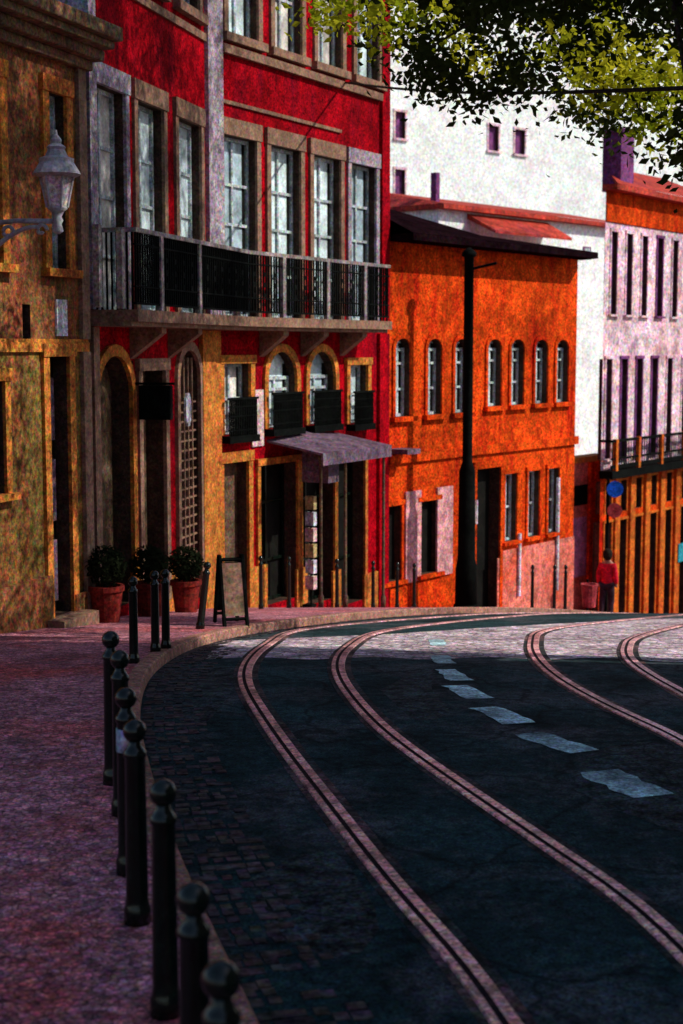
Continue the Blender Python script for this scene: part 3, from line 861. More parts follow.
# ------------------------------------------------------------------ orange building
qA, qB, qC = (pC[0] + .02, pC[1] + .03), plan(471, 33.7), plan(575, 37.6)
G1 = Facade(qA, qB); G2 = Facade(qB, qC)
ob = empty('orange_house', G1.pt(G1.L, 0, G1.base(G1.L)), 'sunlit orange house with dark overhanging eaves and two rows of windows', 'house')
EZ = 2.15
uz0, uz1 = -1.45, .18
ow1 = [op(G1, x, .56, uz0, uz1, rise=.2, rev=.2) for x in (402, 434, 461)]
ow2 = [op(G2, x, .60, uz0 + .1, uz1, rise=.2, rev=.2) for x in (494, 517, 541, 562)]
lw1 = [op(G1, x, .75, -4.9, -3.3, rev=.2) for x in (391, 429.5)]
lw2 = [op(G2, x, .55, -4.55, -2.95, rev=.2) for x in (512, 535, 555)]
od = op(G2, 489, 1.05, G2.base(G2.u(489)) + .05, -2.75, rev=.3)
zb = G2.base(G2.L) - .6
mb = MB()
wall_mesh(mb, G1, 0, G1.L, zb, EZ, ow1 + lw1); wall_mesh(mb, G2, 0, G2.L, zb, EZ, ow2 + lw2 + [od])
shell(mb, G1, 0, G1.L, zb, EZ, 8, right=False); shell(mb, G2, 0, G2.L, zb, EZ, 8, left=False)
mb.build('wall', [M['orange'], M['jamb']], ob)
mb = MB()
mb.box(G1, .02, G1.L, 0, .08, -2.42, -2.22); mb.box(G2, 0, G2.L + .06, 0, .082, -2.42, -2.22); mb.build('string_course', M['orange'], ob)
mb = MB(); zd = -4.6
mb.box(G2, G2.u(499), G2.L + .012, 0, .03, zb, -4.9); mb.box(G2, G2.u(503), G2.L + .01, 0, .028, -4.9, -4.75); mb.build('dado', M['dado'], ob)
for x0, x1 in ((405, 420.5), (437, 452.5)):
    mb = MB(); mb.box(G1, G1.u(x0), G1.u(x1), 0, .05, -5.0, -3.05); mb.build('wall_panel', M['pale_panel'], ob)
mb = MB(); mb.box(G1, .05, G1.u(456), 0, .06, zb, -5.05); mb.build('plinth', M['orange'], ob)
for Fc, oo in [(G1, o) for o in ow1] + [(G2, o) for o in ow2]:
    s = surround(Fc, oo, .09, .12, .04, M['orange'], ob, 'window', sill=.1)
    leaves(Fc, oo, s, -.18); sash(Fc, oo, s, -.16, M['sash'], [.5], [.35, .68])
for Fc, oo in [(G1, o) for o in lw1] + [(G2, o) for o in lw2]:
    s = surround(Fc, oo, .08, .1, .04, M['orange'], ob, 'window', sill=.08)
    if Fc is G1: pane_fill(Fc, oo, s, M['dark'], 'shutter', -.16)
    else: leaves(Fc, oo, s, -.18); sash(Fc, oo, s, -.16, M['sash'], [.5], [.5])
s = surround(G2, od, .12, .16, .05, M['orange'], ob, 'door'); pane_fill(G2, od, s, M['dark'], 'door_leaf', -.28)
# roof: deep dark eaves, higher hip on the red house's side
OV = .62
rf = MB()
e = [G1.pt(.02, OV, EZ), G1.pt(G1.L, OV, EZ), G2.pt(G2.L - .12, OV, EZ)]
bb = [G1.pt(.02, -.1, EZ), G1.pt(G1.L, -.1, EZ), G2.pt(G2.L + .35, -.1, EZ)]
up = Vector((0, 0, .14))
for k in range(2): rf.hexa([bb[k], bb[k + 1], e[k + 1], e[k], bb[k] + up, bb[k + 1] + up, e[k + 1] + up, e[k] + up])
r0 = G1.pt(.02, -2.2, EZ + 1.55); r1 = G1.pt(G1.L * .8, -2.0, EZ + 1.0); r2 = G2.pt(G2.L * .6, -1.6, EZ + .55)
t = [v + Vector((0, 0, .145)) for v in e]
rf.poly([t[0], t[1], r1, r0]); rf.poly([t[1], t[2], r2, r1]); rf.poly([t[2], G2.pt(G2.L + .35, -8, EZ + .1), r2])
rf.poly([r0, r1, G1.pt(G1.L, -8, EZ + .1), G1.pt(.02, -8, EZ + .1)]); rf.poly([r1, r2, G2.pt(G2.L + .35, -8, EZ + .1), G1.pt(G1.L, -8, EZ + .1)])
rf.build('roof', M['darktile'], ob)
mb = MB(); mb.box(G2, G2.u(474), G2.u(477.5), .01, .05, -4.0, -3.45); 
tag(mb.build('street_plate', M['plate']), 'small white plate on the orange wall beside the dark door', 'plate')
mb = MB(); mb.box(G1, G1.u(400, .3), G1.u(413, .3), .004, .5, -2.2, -2.1)
tag(mb.build('wall_shelf_lamp', M['slate']), 'small grey flat lamp bracket on the orange wall near the canopy', 'lamp')
for px, z0, z1 in ((519.5, -5.9, -4.4), (558, -6.0, -3.2)):
    mb = MB(); c = G2.u(px); mb.tube([G2.pt(c, .07, z0), G2.pt(c, .07, z1)], .045, 8); mb.build('downpipe', M['plate'], ob)

# dark tram pole in front of the orange house
pp = at_depth(466, 600, 31.5); pb = g(31.5) + .11
tp = empty('tram_pole', (pp.x, pp.y, pb), 'tall black tram pole standing before the orange house', 'pole')
mb = MB(); mb.lathe((pp.x, pp.y, 0), [(.24, pb), (.23, pb + .9), (.19, pb + 1.1), (.17, -2.6), (.105, -2.4), (.10, 1.85), (.15, 1.87), (.15, 1.95), (.03, 2.05)], 14); mb.build('post', M['iron'], tp, smooth=True)
mb = MB(); mb.tube([(pp.x, pp.y, 1.6), (pp.x + .55, pp.y - .2, 1.72)], .03, 8); mb.build('arm', M['iron'], tp)
mb = MB(); mb.lathe((pp.x, pp.y, 0), [(.27, pb - .02), (.27, pb + .12), (.25, pb + .14)], 14); mb.build('collar', M['iron'], tp)

# ------------------------------------------------------------------ right house
FR = Facade(plan(601.5, 44), plan(735, 52.8))
rh = empty('pink_house', FR.pt(FR.L / 2, 0, FR.base(FR.L / 2)), 'pale pink house with closely set windows, balcony and ochre arcade at the right', 'house')
pitch_px = 15.2
zb = FR.base(FR.L) - .8
ups, ups2, grs, grt = [], [], [], []
x = 612.0
while x < 730:
    ups.append(op(FR, x, .42, .95, 3.35, rev=.2)); ups2.append(op(FR, x - 3, .42, -3.3, -.35, rev=.2)); x += pitch_px
x = 611
while x < 730:
    grs.append(op(FR, x, .50, zb + .9, -5.2, rev=.35)); grt.append(op(FR, x, .44, -4.95, -4.0, rev=.3)); x += pitch_px
mb = MB(); wall_mesh(mb, FR, 0, FR.L, -3.62, 3.6, ups + ups2); 
q0 = FR.pt(0, 0, 0); RQ = [q0, FR.pt(FR.L, 0, 0), FR.pt(FR.L, -3.5, 0), q0 + Vector((1.75, 8.8, 0))]
for k in (1, 2, 3):
    a_, b_ = RQ[k], RQ[(k + 1) % 4]
    mb.poly([Vector((a_.x, a_.y, zb)), Vector((b_.x, b_.y, zb)), Vector((b_.x, b_.y, 4.5)), Vector((a_.x, a_.y, 4.5))])
mb.build('wall', [M['pinkwhite'], M['jamb']], rh)
mb = MB(); wall_mesh(mb, FR, 0, FR.L, zb, -3.62, grs + grt); mb.build('ground_floor_wall', [M['orange'], M['jamb']], rh, label='orange ground floor with ochre pilasters')
mb = MB(); mb.poly([FR.pt(0, 0, 3.6), FR.pt(FR.L, 0, 3.6), FR.pt(FR.L, 0, 4.5), FR.pt(0, 0, 4.5)]); mb.box(FR, 0, FR.L, .001, .05, 3.62, 4.1)
mb.build('frieze', M['orange'], rh)
mb = MB(); mb.box(FR, -.05, FR.L + .1, -.1, .38, 4.5, 4.66)
ap = [FR.pt(2.6, -1.3, 5.5), FR.pt(FR.L, -3, 6.0)]; ev = [FR.pt(0, .38, 4.665), FR.pt(FR.L, .38, 4.665)]
bk = [Vector((RQ[3].x, RQ[3].y, 4.55)), Vector((RQ[2].x, RQ[2].y, 4.55))]
mb.poly([ev[0], ev[1], ap[1], ap[0]]); mb.poly([ap[0], ap[1], bk[1], bk[0]]); mb.poly([ev[0], ap[0], bk[0]])
rroof = mb.build('roof', M['tile'], rh)
mb = MB(); c = 1.75
mb.box(FR, c - .45, c + .45, -.75, -.15, 4.6, 6.3); mb.box(FR, c - .5, c + .5, -.8, -.1, 6.3, 6.42); mb.build('chimney', M['plum'], rroof)
for oo in ups + ups2:
    s = surround(FR, oo, .07, .09, .03, M['plum'] if random.random() < .35 else M['pinkwhite'], rh, 'window', sill=.06)
    pane_fill(FR, oo, s, M['plum'], 'shutter', -.12)
for oo in grs:
    s = surround(FR, oo, .06, .07, .03, M['amber'], rh, 'door'); pane_fill(FR, oo, s, M['dark'], 'door_leaf', -.3)
for oo in grt:
    s = surround(FR, oo, .05, .06, .03, M['amber'], rh, 'fanlight'); pane_fill(FR, oo, s, M['dark'], 'pane', -.25)
x = 618.6
while x < 730:
    c = FR.u(x); mb = MB(); mb.box(FR, c - .16, c + .16, 0, .09, zb, -3.75); mb.box(FR, c - .2, c + .2, 0, .12, -3.99, -3.86); mb.build('pilaster', M['amber'], rh); x += pitch_px
mb = MB(); mb.box(FR, -.1, FR.L, 0, .42, -3.85, -3.62); rbal = mb.build('balcony', M['iron'], rh)
mb = MB(); n = int(FR.L / .16)
for k in range(n): c = -.08 + (FR.L + .05) * (k + .5) / n; mb.box(FR, c - .018, c + .018, .355, .375, -3.62, -2.78)
mb.box(FR, -.08, FR.L, .33, .40, -2.78, -2.7); mb.box(FR, -.08, FR.L, .34, .39, -3.3, -3.24); mb.box(FR, -.08, FR.L, .34, .39, -3.56, -3.45)
mb.box(FR, -.08, -.03, 0, .33, -2.78, -2.7)
mb.build('railing', M['iron'], rbal)
x = 619
while x < 730:
    c = FR.u(x, .4); mb = MB(); mb.box(FR, c - .07, c + .07, .30, .42, -3.62, -2.69); mb.build('rail_post', M['amber'], rbal); x += 15.2 * 1.5
mb = MB(); mb.box(FR, FR.u(680), FR.u(690), .095, .13, -7.0, -6.4); tag(mb.build('wall_panel', M['teal']), 'small teal panel on the ochre pilasters at the right edge', 'panel')

# garden wall closing the gap, with sign board and poster
FW = Facade(plan(563, 44.0), plan(603, 46.0))
gw = empty('side_wall', FW.pt(FW.L / 2, 0, g(44)), 'low reddish wall closing the gap between the orange and pink houses', 'wall')
mb = MB(); mb.box(FW, -1.6, FW.L + .3, -.4, 0, g(46) - .5, -3.45); mb.build('wall', M['dado'], gw)
mb = MB(); mb.box(FW, -1.62, FW.L + .32, -.45, .06, -3.45, -3.28); mb.build('coping', M['ystone'], gw)
mb = MB(); mb.box(FW, FW.u(590), FW.u(600), 0, .1, g(46), -3.451); mb.build('pier', M['orange'], gw)
FS = Facade(plan(560, 43.2), plan(603, 43.2))
mb = MB(); mb.box(FW, FW.u(568.5), FW.u(588), .01, .08, -4.72, -4.12); tag(mb.build('sign_board', M['iron']), 'black rectangular board high on the low reddish wall', 'sign')
mb = MB(); mb.box(FW, FW.u(567), FW.u(589), .01, .03, -6.9, -5.1); tag(mb.build('poster', M['poster']), 'large faded lilac poster below the black board', 'poster')

# ------------------------------------------------------------------ white houses behind
FA = Facade(plan(437, 55), plan(640, 66))
wh = empty('white_house', FA.pt(FA.L / 2, 0, g(60)), 'low white house with a red tiled roof behind the orange house', 'house')
mb = MB(); mb.box(FA, 0, FA.L, -8, 0, g(60) - 2, 4.95); mb.build('wall', M['white'], wh)
mb = MB(); P = FA.pt
mb.rings([[P(-.2, .4, 4.95), P(FA.L, .4, 4.95), P(FA.L, .4, 5.12), P(-.2, .4, 5.12)], [P(-.2, -8.3, 4.95), P(FA.L, -8.3, 4.95), P(FA.L, -8.3, 5.12), P(-.2, -8.3, 5.12)]])
mb.poly([P(-.2, .4, 5.125), P(FA.L, .4, 5.125), P(FA.L, -4, 5.95), P(.9, -4, 5.95)]); mb.poly([P(.9, -4, 5.95), P(FA.L, -4, 5.95), P(FA.L, -8.3, 5.125), P(-.2, -8.3, 5.125)]); mb.poly([P(-.2, .4, 5.125), P(.9, -4, 5.95), P(-.2, -8.3, 5.125)])
wroof = mb.build('roof', M['tile'], wh)
a_, b_ = FA.u(466), FA.u(545); mb = MB(); mb.hexa([P(a_, .002, 4.70), P(b_, .002, 4.70), P(b_ - .5, 1.5, 4.1), P(a_ - .3, 1.5, 4.1), P(a_, .002, 4.90), P(b_, .002, 4.90), P(b_ - .5, 1.5, 4.2), P(a_ - .3, 1.5, 4.2)]); mb.build('lean_to_roof', M['tile'], wh)
mb = MB(); mb.box(FA, .3, .52, -.6, -.35, 5.0, 6.3); mb.build('chimney', M['plum'], wroof)
for k, px in enumerate((585,)):
    oo = dict(u0=FA.u(px - 4), u1=FA.u(px + 4), z0=2.2, z1=3.0)
    mb = MB(); mb.box(FA, oo['u0'], oo['u1'], 0, .03, 3.6, 4.1); w_ = mb.build('window', M['plum'], wh); 
    mb = MB(); mb.box(FA, oo['u0'] + .1, oo['u1'] - .1, .03, .04, 3.66, 4.04); mb.build('pane', M['sash'], w_)
FB = Facade(plan(372, 72), plan(690, 90))
wt = empty('white_apartment_house', FB.pt(FB.L / 2, 0, g(80)), 'tall plain white apartment house rising behind the tiled roof', 'house')
ops = []
for px in (399, 491, 517):
    for zc in (-3, .5, 4, 7.2, 9.9): ops.append(dict(u0=FB.u(px - 5), u1=FB.u(px + 5), z0=zc, z1=zc + 1.25, rise=0, rev=.25))
mb = MB(); wall_mesh(mb, FB, 0, FB.L, g(85) - 3, 21.0, [o for o in ops if o['z0'] in (9.9,) or abs(o['u0'] - FB.u(394)) < .3]); shell(mb, FB, 0, FB.L, g(85) - 3, 21.0, 9)
mb.build('wall', [M['white'], M['jamb']], wt)
mb = MB(); mb.box(FB, -.3, FB.L + .3, -9.2, .3, 21.0, 21.3); mb.build('roof', M['stone'], wt)
for o in ops:
    if o['z0'] in (9.9,) or abs(o['u0'] - FB.u(394)) < .3:
        s = surround(FB, o, .1, .12, .04, M['pinkwhite'], wt, 'window', sill=.1); pane_fill(FB, o, s, M['plum'], 'pane', -.2)

# unseen house added inside the bend, shaped to shade the road
FI = Facade((8.9, 13.0), (8.9, -14))
FI.n = Vector((-1, 0, 0)); 
ih = empty('unseen_shade_house', (8.9, 4, g(4)), 'unseen ochre house added on the inner corner to shade the road', 'house')
HI = 9.5
ops = []
for k in range(7):
    for z in (-2.4, .6, 3.7, 6.6): ops.append(dict(u0=1.8 + k * 4, u1=3.0 + k * 4, z0=z, z1=z + 1.9, rise=0, rev=.2))
mb = MB(); wall_mesh(mb, FI, 0, FI.L, -4, HI, ops); shell(mb, FI, 0, FI.L, -4, HI, 6); mb.build('wall', [M['ochre'], M['jamb']], ih)
mb = MB(); mb.box(FI, -.3, FI.L + .3, -6.3, .35, HI, HI + .3); mb.build('roof', M['tile'], ih)
for o in ops:
    s = surround(FI, o, .12, .15, .04, M['stone'], ih, 'window', sill=.1); pane_fill(FI, o, s, M['glass'], 'pane', -.17)


# ------------------------------------------------------------------ bollards
def make_bollard(loc, h=1.0, band=False):
    t = empty('bollard', loc, '', 'bollard')
    x, y, z = loc; b = z
    mb = MB(); mb.lathe((x, y, b), [(.066, 0), (.066, .07), (.058, .09), (.054, .12), (.049, h - .19), (.056, h - .18), (.056, h - .16), (.044, h - .145), (.030, h - .12), (.030, h - .10)], 20)
    mb.build('post', M['darkgreen'], t, smooth=True)
    mb = MB(); r = .057
    mb.lathe((x, y, b + h - .06), [(r * math.cos(a), r * math.sin(a)) for a in [-math.pi / 2 * .95 + math.pi * .95 * k / 12 for k in range(13)]], 20)
    mb.build('ball_cap', M['darkgreen'], t, smooth=True)
    if band:
        mb = MB(); mb.lathe((x, y, b), [(.0535, h - .34), (.0545, h - .34), (.0535, h - .22), (.051, h - .22)], 20); mb.build('reflective_band', M['plate'], t, smooth=True)
    return t


GRP = 'ball topped bollards along the kerb'
near = [(216, 4.08, 0), (188, 4.72, 0), (158, 5.93, 0), (130, 6.95, 0), (121.5, 7.65, 1), (116, 8.7, 0), (107, 9.4, 0)]
labs = ['nearest bollard, its ball cap alone rising at the bottom edge', 'second bollard from the bottom edge, its ball over the gutter',
        'tall dark green bollard, third from the bottom edge', 'bollard half hidden behind the third one from the bottom edge', 'bollard wearing a pale reflective band below its cap',
        'bollard just behind the right side of the pale banded one', 'farthest bollard of the close cluster beside the paving']
protos = {}
for (px, Y, band), lb in zip(near, labs):
    X = (px - W / 2) / F * Y * 1.0
    loc = Vector((X, Y, g(Y) + .11))
    if band not in protos:
        o = make_bollard(loc, band=bool(band)); protos[band] = o
    else:
        o = copy_tree(protos[band]); o.location = loc
    tag(o, lb, 'bollard', GRP)
# far bollards: pixel of the foot
far = [((134, 663), 'bollard standing just past the cluster, in front of the left planter'), ((155.5, 652), 'left one of two close bollards in front of the middle planter'), ((166, 649), 'right one of two close bollards in front of the middle planter'),
       ((200, 629), 'slightly tilted bollard left of the sandwich board'), ((261, 617), 'bollard before the ochre plinth left of the canopy'), ((289, 615), 'bollard under the left part of the canopy'),
       ((337, 613.5), 'bollard under the middle of the canopy'), ((373, 613), 'bollard before the right end of the canopy'), ((397, 612.6), 'bollard before the first pale panel of the orange house'), ((414, 612.6), 'bollard close to the right of the first pale panel')]
k0 = protos[0]
for (p, lb) in far:
    loc = on_ground(p[0], p[1], .11)
    if p[0] > 255:
        loc = at_depth(p[0], p[1], 24.6 + (p[0] - 260) * .03); loc.z = g(loc.y) + .11
    o = copy_tree(k0); o.location = loc
    o.scale = (.85, .85, .86) if p[0] < 255 else (.65, .65, .9)
    if p[0] == 200: o.rotation_euler = (0, R(7), 0)
    tag(o, lb, 'bollard', GRP)
for px, lb in ((532, 'bollard before the pink dado of the orange house'), (554, 'bollard close to the white downpipe of the orange house'), (565, 'bollard at the far corner of the orange house')):
    loc = at_depth(px, 612, 33.5); loc.z = g(33.5) + .11
    o = copy_tree(k0); o.location = loc; o.scale = (.75, .75, 1.1); tag(o, lb, 'bollard', GRP)


# ------------------------------------------------------------------ planters
def leaf_blob(mb, c, r, n, size, squash=1.0):
    c = Vector(c)
    for _ in range(n):
        d = Vector((random.gauss(0, 1), random.gauss(0, 1), random.gauss(0, 1))).normalized()
        p = c + Vector((d.x * r, d.y * r, d.z * r * squash)) * random.uniform(.45, 1.0) ** .6
        leaf(mb, p, d, size * random.uniform(.7, 1.3))


def leaf(mb, p, d, s):
    ax = Vector((random.uniform(-1, 1), random.uniform(-1, 1), random.uniform(-.9, .5))).normalized()
    sd = ax.cross(d + Vector((.01, .02, .3)))
    if sd.length < 1e-3: sd = Vector((1, 0, 0))
    sd.normalize(); up = sd.cross(ax).normalized()
    mb.poly([p - ax * s * .5, p + sd * s * .3 + up * s * .08, p + ax * s * .55, p - sd * s * .3 + up * s * .08])


for px, Y, w, lb in ((102, 20.0, .62, 'round clipped shrub in a red pot beside the arched door'), (146, 21.8, .6, 'round clipped shrub in a red pot beneath the plain door'), (183, 23.2, .58, 'round clipped shrub in a red pot before the grilled door')):
    c = F1.pt(F1.u(px, .42), .42, 0); z = g(c.y) + .11
    pt_ = empty('potted_shrub', (c.x, c.y, z), lb, 'potted plant', 'potted shrubs along the red house')
    mb = MB(); mb.lathe((c.x, c.y, z), [(.17, 0), (.22, .42), (.245, .43), (.245, .5), (.2, .5), (.19, .44)], 16); mb.build('pot', M['terracotta'], pt_, smooth=False)
    mb = MB(); mb.tube([(c.x, c.y, z + .4), (c.x, c.y, z + .8)], .03, 6); mb.build('stem', M['bark'], pt_)
    mb = MB(); leaf_blob(mb, (c.x, c.y, z + .76), .28, 1200, .065, 1.0); mb.build('foliage', M['shrub'], pt_)

# sandwich board
c = on_ground(231, 625, .11); z = c.z
sb_ = empty('sandwich_board', c, 'wooden framed sandwich board on the pavement before the red house', 'sandwich board')
ax = Vector((.95, .31, 0)); bx = Vector((-.31, .95, 0))
for s in (-1, 1):
    mb = MB()
    def q(a, h): return Vector((c.x, c.y, z + h)) + ax * a + bx * s * (.26 * (1 - h / .92) + .02)
    for a in (-.15, .15): mb.tube([q(a, 0), q(a, .92)], .028, 6)
    for h in (.12, .86): mb.tube([q(-.15, h), q(.15, h)], .022, 6)
    fr = mb.build('frame', M['iron'], sb_)
    mb = MB(); n_ = bx * s * .012
    mb.hexa([q(-.135, .16) - n_, q(.135, .16) - n_, q(.135, .16) + n_, q(-.135, .16) + n_, q(-.135, .82) - n_, q(.135, .82) - n_, q(.135, .82) + n_, q(-.135, .82) + n_]); mb.build('panel', M['stone'] if s < 0 else M['iron'], fr)

# ------------------------------------------------------------------ road sign post, person, bin
Y = 40.0; c = at_depth(606, 600, Y); zb_ = g(Y) + .11
sp = empty('road_sign', (c.x, c.y, zb_), 'round blue sign above a faded red disc on one post', 'road sign')
mb = MB(); mb.tube([(c.x, c.y, zb_), (c.x, c.y, -3.5)], .04, 8); mb.build('post', M['iron'], sp)


def disc(cx, cy, cz, r, m, name, par, n=20):
    mb = MB(); mb.rings([[Vector((cx + r * math.cos(2*math.pi*k/n), cy + off, cz + r * math.sin(2*math.pi*k/n))) for k in range(n)] for off in (0, -.03)])
    return mb.build(name, m, par)


disc(c.x + .17, c.y - .06, -3.78, .22, M['blue'], 'blue_disc', sp); disc(c.x + .17, c.y - .06, -4.35, .2, M['redsign'], 'red_disc', sp)

Y = 36.5; c = at_depth(607, 600, Y); zf = g(Y)
pr = empty('person', (c.x, c.y, zf), 'person in a red top and dark trousers standing down the street', 'person')


def skinned(name, joints, edges, m, parent, sub=2):
    me = bpy.data.meshes.new(name); me.from_pydata([j[0] for j in joints], edges, [])
    o = bpy.data.objects.new(name, me); C.objects.link(o); o.parent = parent
    sk = o.modifiers.new('skin', 'SKIN'); sk.use_smooth_shade = True
    for i, v in enumerate(me.skin_vertices[0].data):
        r = joints[i][1]; v.radius = r if hasattr(r, '__len__') else (r, r); v.use_root = (i == 0)
    s = o.modifiers.new('sub', 'SUBSURF'); s.levels = sub; s.render_levels = sub
    me.materials.append(m)
    return o


body_j = [((0, 0, .95), (.14, .10)), ((0, 0, 1.2), (.13, .095)), ((0, 0, 1.40), (.15, .09)), ((0, -.01, 1.50), .05), ((0, -.02, 1.57), .095), ((0, -.02, 1.67), .11), ((0, -.02, 1.74), .07),
          ((-.16, 0, 1.38), .05), ((-.21, .02, 1.12), .042), ((-.20, -.07, .90), .03), ((-.20, -.10, .82), .035), ((.16, 0, 1.38), .05), ((.22, .04, 1.12), .042), ((.22, -.04, .89), .03), ((.22, -.07, .81), .035),
          ((-.09, 0, .88), .085), ((-.10, -.03, .48), .058), ((-.10, .03, .08), .04), ((-.10, -.12, .03), .03), ((.09, 0, .88), .085), ((.11, .06, .48), .058), ((.12, .1, .08), .04), ((.13, -.04, .03), .03)]
body_e = [(0, 1), (1, 2), (2, 3), (3, 4), (4, 5), (5, 6), (2, 7), (7, 8), (8, 9), (9, 10), (2, 11), (11, 12), (12, 13), (13, 14), (0, 15), (15, 16), (16, 17), (17, 18), (0, 19), (19, 20), (20, 21), (21, 22)]
skinned('body', body_j, body_e, M['skin'], pr)


def grow(j, k): return (j[0], tuple(r + k for r in (j[1] if hasattr(j[1], '__len__') else (j[1], j[1]))))


tj = [((0, 0, .84), (.18, .14))] + [grow(body_j[i], .03) for i in (0, 1, 2, 7, 8, 9, 11, 12, 13)]
skinned('red_top', tj, [(0, 1), (1, 2), (2, 3), (3, 4), (4, 5), (5, 6), (3, 7), (7, 8), (8, 9)], M['redcloth'], pr)
tj = [grow(body_j[i], .022) for i in (0, 15, 16, 17, 19, 20, 21)]
skinned('trousers', tj, [(0, 1), (1, 2), (2, 3), (0, 4), (4, 5), (5, 6)], M['darkcloth'], pr)
mb = MB()
mb.lathe((c.x, c.y + .015, zf), [(.05, 1.50), (.095, 1.53), (.112, 1.60), (.115, 1.67), (.105, 1.73), (.07, 1.775), (.01, 1.79)], 14)
mb.v = [Vector((v.x, max(v.y, c.y - .045), v.z)) for v in mb.v]
mb.build('hair', M['hair'], pr, smooth=True)
mb = MB()
mb.rings([[Vector((c.x + x_, c.y + y_, zf + z_)) for x_, y_, z_ in q] for q in ([(-.016, -.105, 1.60), (.016, -.105, 1.60), (.012, -.105, 1.66), (-.012, -.105, 1.66)], [(-.008, -.135, 1.605), (.008, -.135, 1.605), (.004, -.11, 1.655), (-.004, -.11, 1.655)])])
mb.build('nose', M['skin'], pr)
pr.rotation_euler = (0, 0, R(152))

Y = 34.0; c = at_depth(589, 605, Y); zf = g(Y) + .11
lb_ = empty('litter_bin', (c.x, c.y, zf), 'small red litter bin near the corner of the orange house', 'litter bin')
mb = MB(); mb.lathe((c.x, c.y, zf), [(.15, .15), (.19, .62), (.2, .64), (.2, .68), (.17, .68), (.13, .3)], 14); mb.build('bin_body', M['redsign'], lb_)
mb = MB(); mb.tube([(c.x, c.y + .25, zf), (c.x, c.y + .25, zf + .75)], .03, 8); mb.build('bin_post', M['iron'], lb_)

# ------------------------------------------------------------------ overhead wire
a = F2.pt(F2.u(341), .1, 5.0)
b = Vector((3.2, 11.8, 2.0))
mb = MB(); pts = []
for k in range(25):
    t_ = k / 24; p = a.lerp(b, t_); p.z -= .12 * math.sin(math.pi * t_); pts.append(p)
mb.tube(pts, .022, 6)
tag(mb.build('overhead_cable', M['wire']), 'thin overhead cable strung from the red facade into the tree', 'cable')

# ------------------------------------------------------------------ big street tree at upper right
tx, ty = 7.6, 14.6; tz = g(ty)
tree = empty('street_tree', (tx, ty, tz), 'broad dark leafy tree with sprays coloured sunlit yellow, overhanging the street', 'tree')
mb = MB()
mb.tube([(tx, ty, tz - .1), (tx - .05, ty, tz + .6), (tx - .2, ty + .1, tz + 2.4), (tx - .6, ty + .4, 1.4), (tx - 1.2, ty + .8, 3.2)], [.36, .27, .23, .2, .17], 12)
tr = mb.build('trunk', M['bark'], tree, smooth=True)


def bound(px):
    pts = [(-200, -400), (250, -60), (318, 6), (345, 40), (368, 66), (400, 82), (440, 104), (470, 135), (492, 140), (520, 128), (552, 112), (585, 122), (610, 160), (630, 182), (683, 196), (900, 205), (1400, 210)]
    for p, q in zip(pts[:-1], pts[1:]):
        if p[0] <= px <= q[0]: return p[1] + (q[1] - p[1]) * (px - p[0]) / (q[0] - p[0])
    return -400


def topx(p):
    f = p.y * math.cos(PITCH) - p.z * math.sin(PITCH); u = p.y * math.sin(PITCH) + p.z * math.cos(PITCH)
    return W / 2 + F * p.x / f, H / 2 - F * u / f


CR = []
tries = 0


def scatter(cen, rad, n, vis=None, xmax=9.5, core=.0):
    global tries
    k = 0; t_ = 0
    while k < n and t_ < 60000:
        t_ += 1
        d = Vector((random.uniform(-1, 1), random.uniform(-1, 1), random.uniform(-1, 1)))
        if d.length > 1 or d.length < core: continue
        p = Vector((cen[0] + d.x * rad[0], cen[1] + d.y * rad[1], cen[2] + d.z * rad[2]))
        px, py = topx(p)
        if py > bound(px) - 22 or p.x > xmax: continue
        if vis and py < vis: continue
        t2 = (p.z + 3.5) / math.sin(ELEV)        # keep the gap through which the sun reaches the bend
        q = p - sdir * t2
        if -2.3 < q.x < 6.5 and 16.1 + .19 * (3.7 - q.x) < q.y < 18.7 + max(0, q.x + 1.8) * .7: continue
        CR.append(p); k += 1


cen = Vector((4.6, 16.2, 5.9))
scatter((4.2, 15.8, 4.6), (5.6, 4.2, 4.0), 640, vis=-70, xmax=7.2)      # lower storey of the crown
scatter((4.6, 16.2, 6.4), (5.4, 4.6, 4.6), 190, xmax=8.0, core=.35)
scatter((6.6, 18.8, 9.4), (4.0, 4.4, 4.2), 200, core=.3)  # unseen upper crown, added to shade the left facades
scatter((6.4, 20.2, 12.6), (4.0, 4.2, 3.8), 190, core=.3)  # higher unseen clumps, added to shade the red front
scatter((6.0, 15.6, 11.2), (3.6, 4.4, 4.0), 260, core=.2)  # more unseen crown, added to shade the yellow house
crown = MB(); br = MB()
root_pts = [Vector((tx - .6, ty + .4, 1.4)), Vector((tx - 1.2, ty + .8, 3.2)), Vector((tx - 3.2, ty + .1, 4.6)), Vector((tx - 1.0, ty + .6, 5.5)), Vector((tx - 4.6, ty + .1, 3.8))]
br.tube([root_pts[0], Vector((tx - 2, ty + .2, 3.2)), root_pts[2], Vector((cen.x - 1.5, cen.y - 1.2, 6.8))], [.17, .13, .09, .03], 8)
br.tube([root_pts[1], root_pts[3], Vector((cen.x + .6, cen.y - .4, 8.5))], [.15, .1, .03], 8)
br.tube([root_pts[0], Vector((tx - 2.2, ty + .2, 2.9)), root_pts[4], Vector((cen.x - 3.6, cen.y - 1.6, 4.4))], [.14, .1, .06, .02], 8)
YS = [(665, 70, 34), (645, 115, 30), (595, 85, 28), (548, 35, 18), (458, 42, 16), (480, 62, 12), (340, 10, 30), (392, 18, 28), (440, 8, 14), (610, 20, 14), (625, 60, 20)]  # spots where the leaves are coloured as sunlit
YEL = []
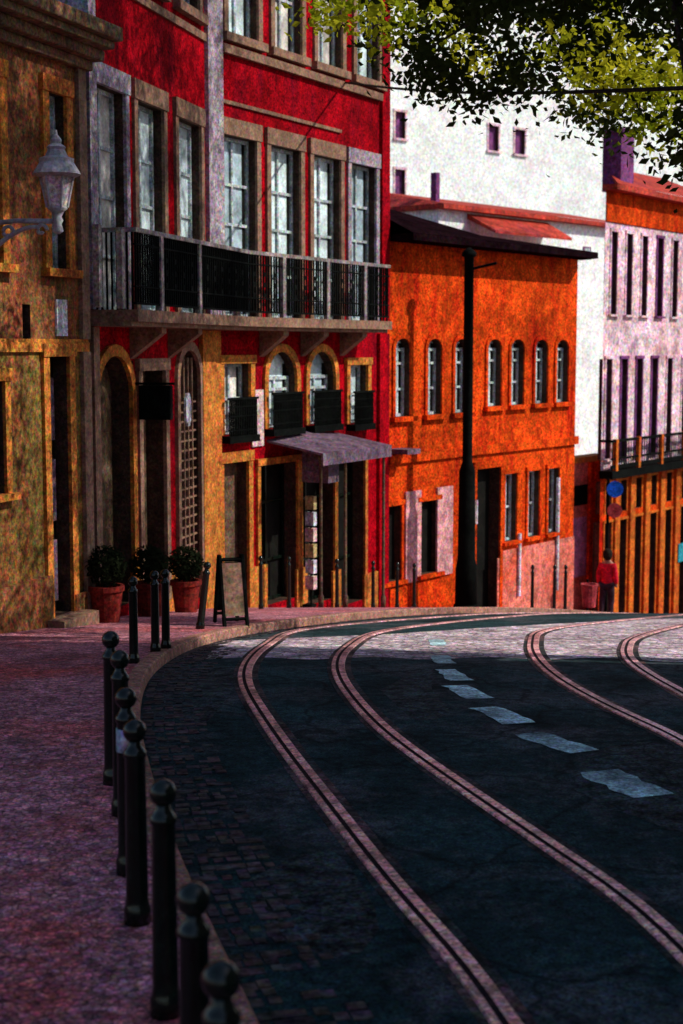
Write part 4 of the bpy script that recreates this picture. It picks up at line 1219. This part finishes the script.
for a_, b_, r_ in YS:
    for _ in range(max(4, int(r_ * r_ / 55))):
        while True:
            dx, dy = random.uniform(-1, 1), random.uniform(-1, 1)
            if dx * dx + dy * dy < 1: break
        YEL.append(at_depth(a_ + dx * r_, b_ + dy * r_, random.uniform(16.3, 17.6)))
CR += YEL


def keep(p):
    if any(p is q for q in YEL): return True
    a_, b_ = topx(p)
    if p.y < 17.8 and any(math.hypot(a_ - q[0], b_ - q[1]) < q[2] + 12 for q in YS) and random.random() < .9: return False     # cleared so the sprays coloured as sunlit show
    for q in YEL:
        v = p - q; t_ = v.dot(sdir)
        if t_ > .2 and (v - sdir * t_).length < (1.05 if t_ < 3.5 else .85): return False
    return True


CR = [p for p in CR if keep(p)]
for p in CR:
    yel_ = any(p is q for q in YEL); rr = random.uniform(.2, .3) if yel_ else random.uniform(.28, .55); ncl = 17 if yel_ else int(60 + 110 * rr)
    yel = any(p is q for q in YEL)
    crown.mi = 1 if yel else 0
    for _ in range(ncl):
        d = Vector((random.gauss(0, 1), random.gauss(0, 1), random.gauss(0, .75)))
        w_ = p + d * rr * .55
        if not yel and w_.y < 18.2:
            a_, b_ = topx(w_)
            if any(math.hypot(a_ - q[0], b_ - q[1]) < q[2] for q in YS) and random.random() < .88: continue
        leaf(crown, w_, d, random.uniform(.07, .13))
    if not yel and p.y < 15.6 and random.random() < .5:
        q = min(root_pts, key=lambda w: (w - p).length)
        br.tube([q, (q + p) / 2 + Vector((0, 0, .15)), p], [.035, .022, .008], 5)
br.build('limb', M['bark'], tree, smooth=True)
crown.build('crown', [M['leaf'], M['leaf_sunlit']], tree)

# ------------------------------------------------------------------ light
sd = bpy.data.lights.new('sun', 'SUN'); sd.energy = 4.2; sd.angle = R(.5); sd.color = (1.0, .93, .82)
so = bpy.data.objects.new('sun', sd); C.objects.link(so); so.location = (20, -5, 30)
so.rotation_euler = sdir.to_track_quat('Z', 'Y').to_euler()
w = bpy.data.worlds.new('World'); scene.world = w; w.use_nodes = True
nt = w.node_tree; bg = nt.nodes['Background']
sky = nt.nodes.new('ShaderNodeTexSky'); sky.sky_type = 'NISHITA'; sky.sun_disc = False
sky.sun_elevation = ELEV; sky.sun_rotation = math.atan2(S_H.x, S_H.y)
nt.links.new(sky.outputs[0], bg.inputs[0]); bg.inputs[1].default_value = 0.115
vs = scene.view_settings
vs.view_transform = 'Standard'; vs.look = 'None'; vs.gamma = 1; vs.use_curve_mapping = False; vs.exposure = 0.0
scene.render.engine = 'CYCLES'
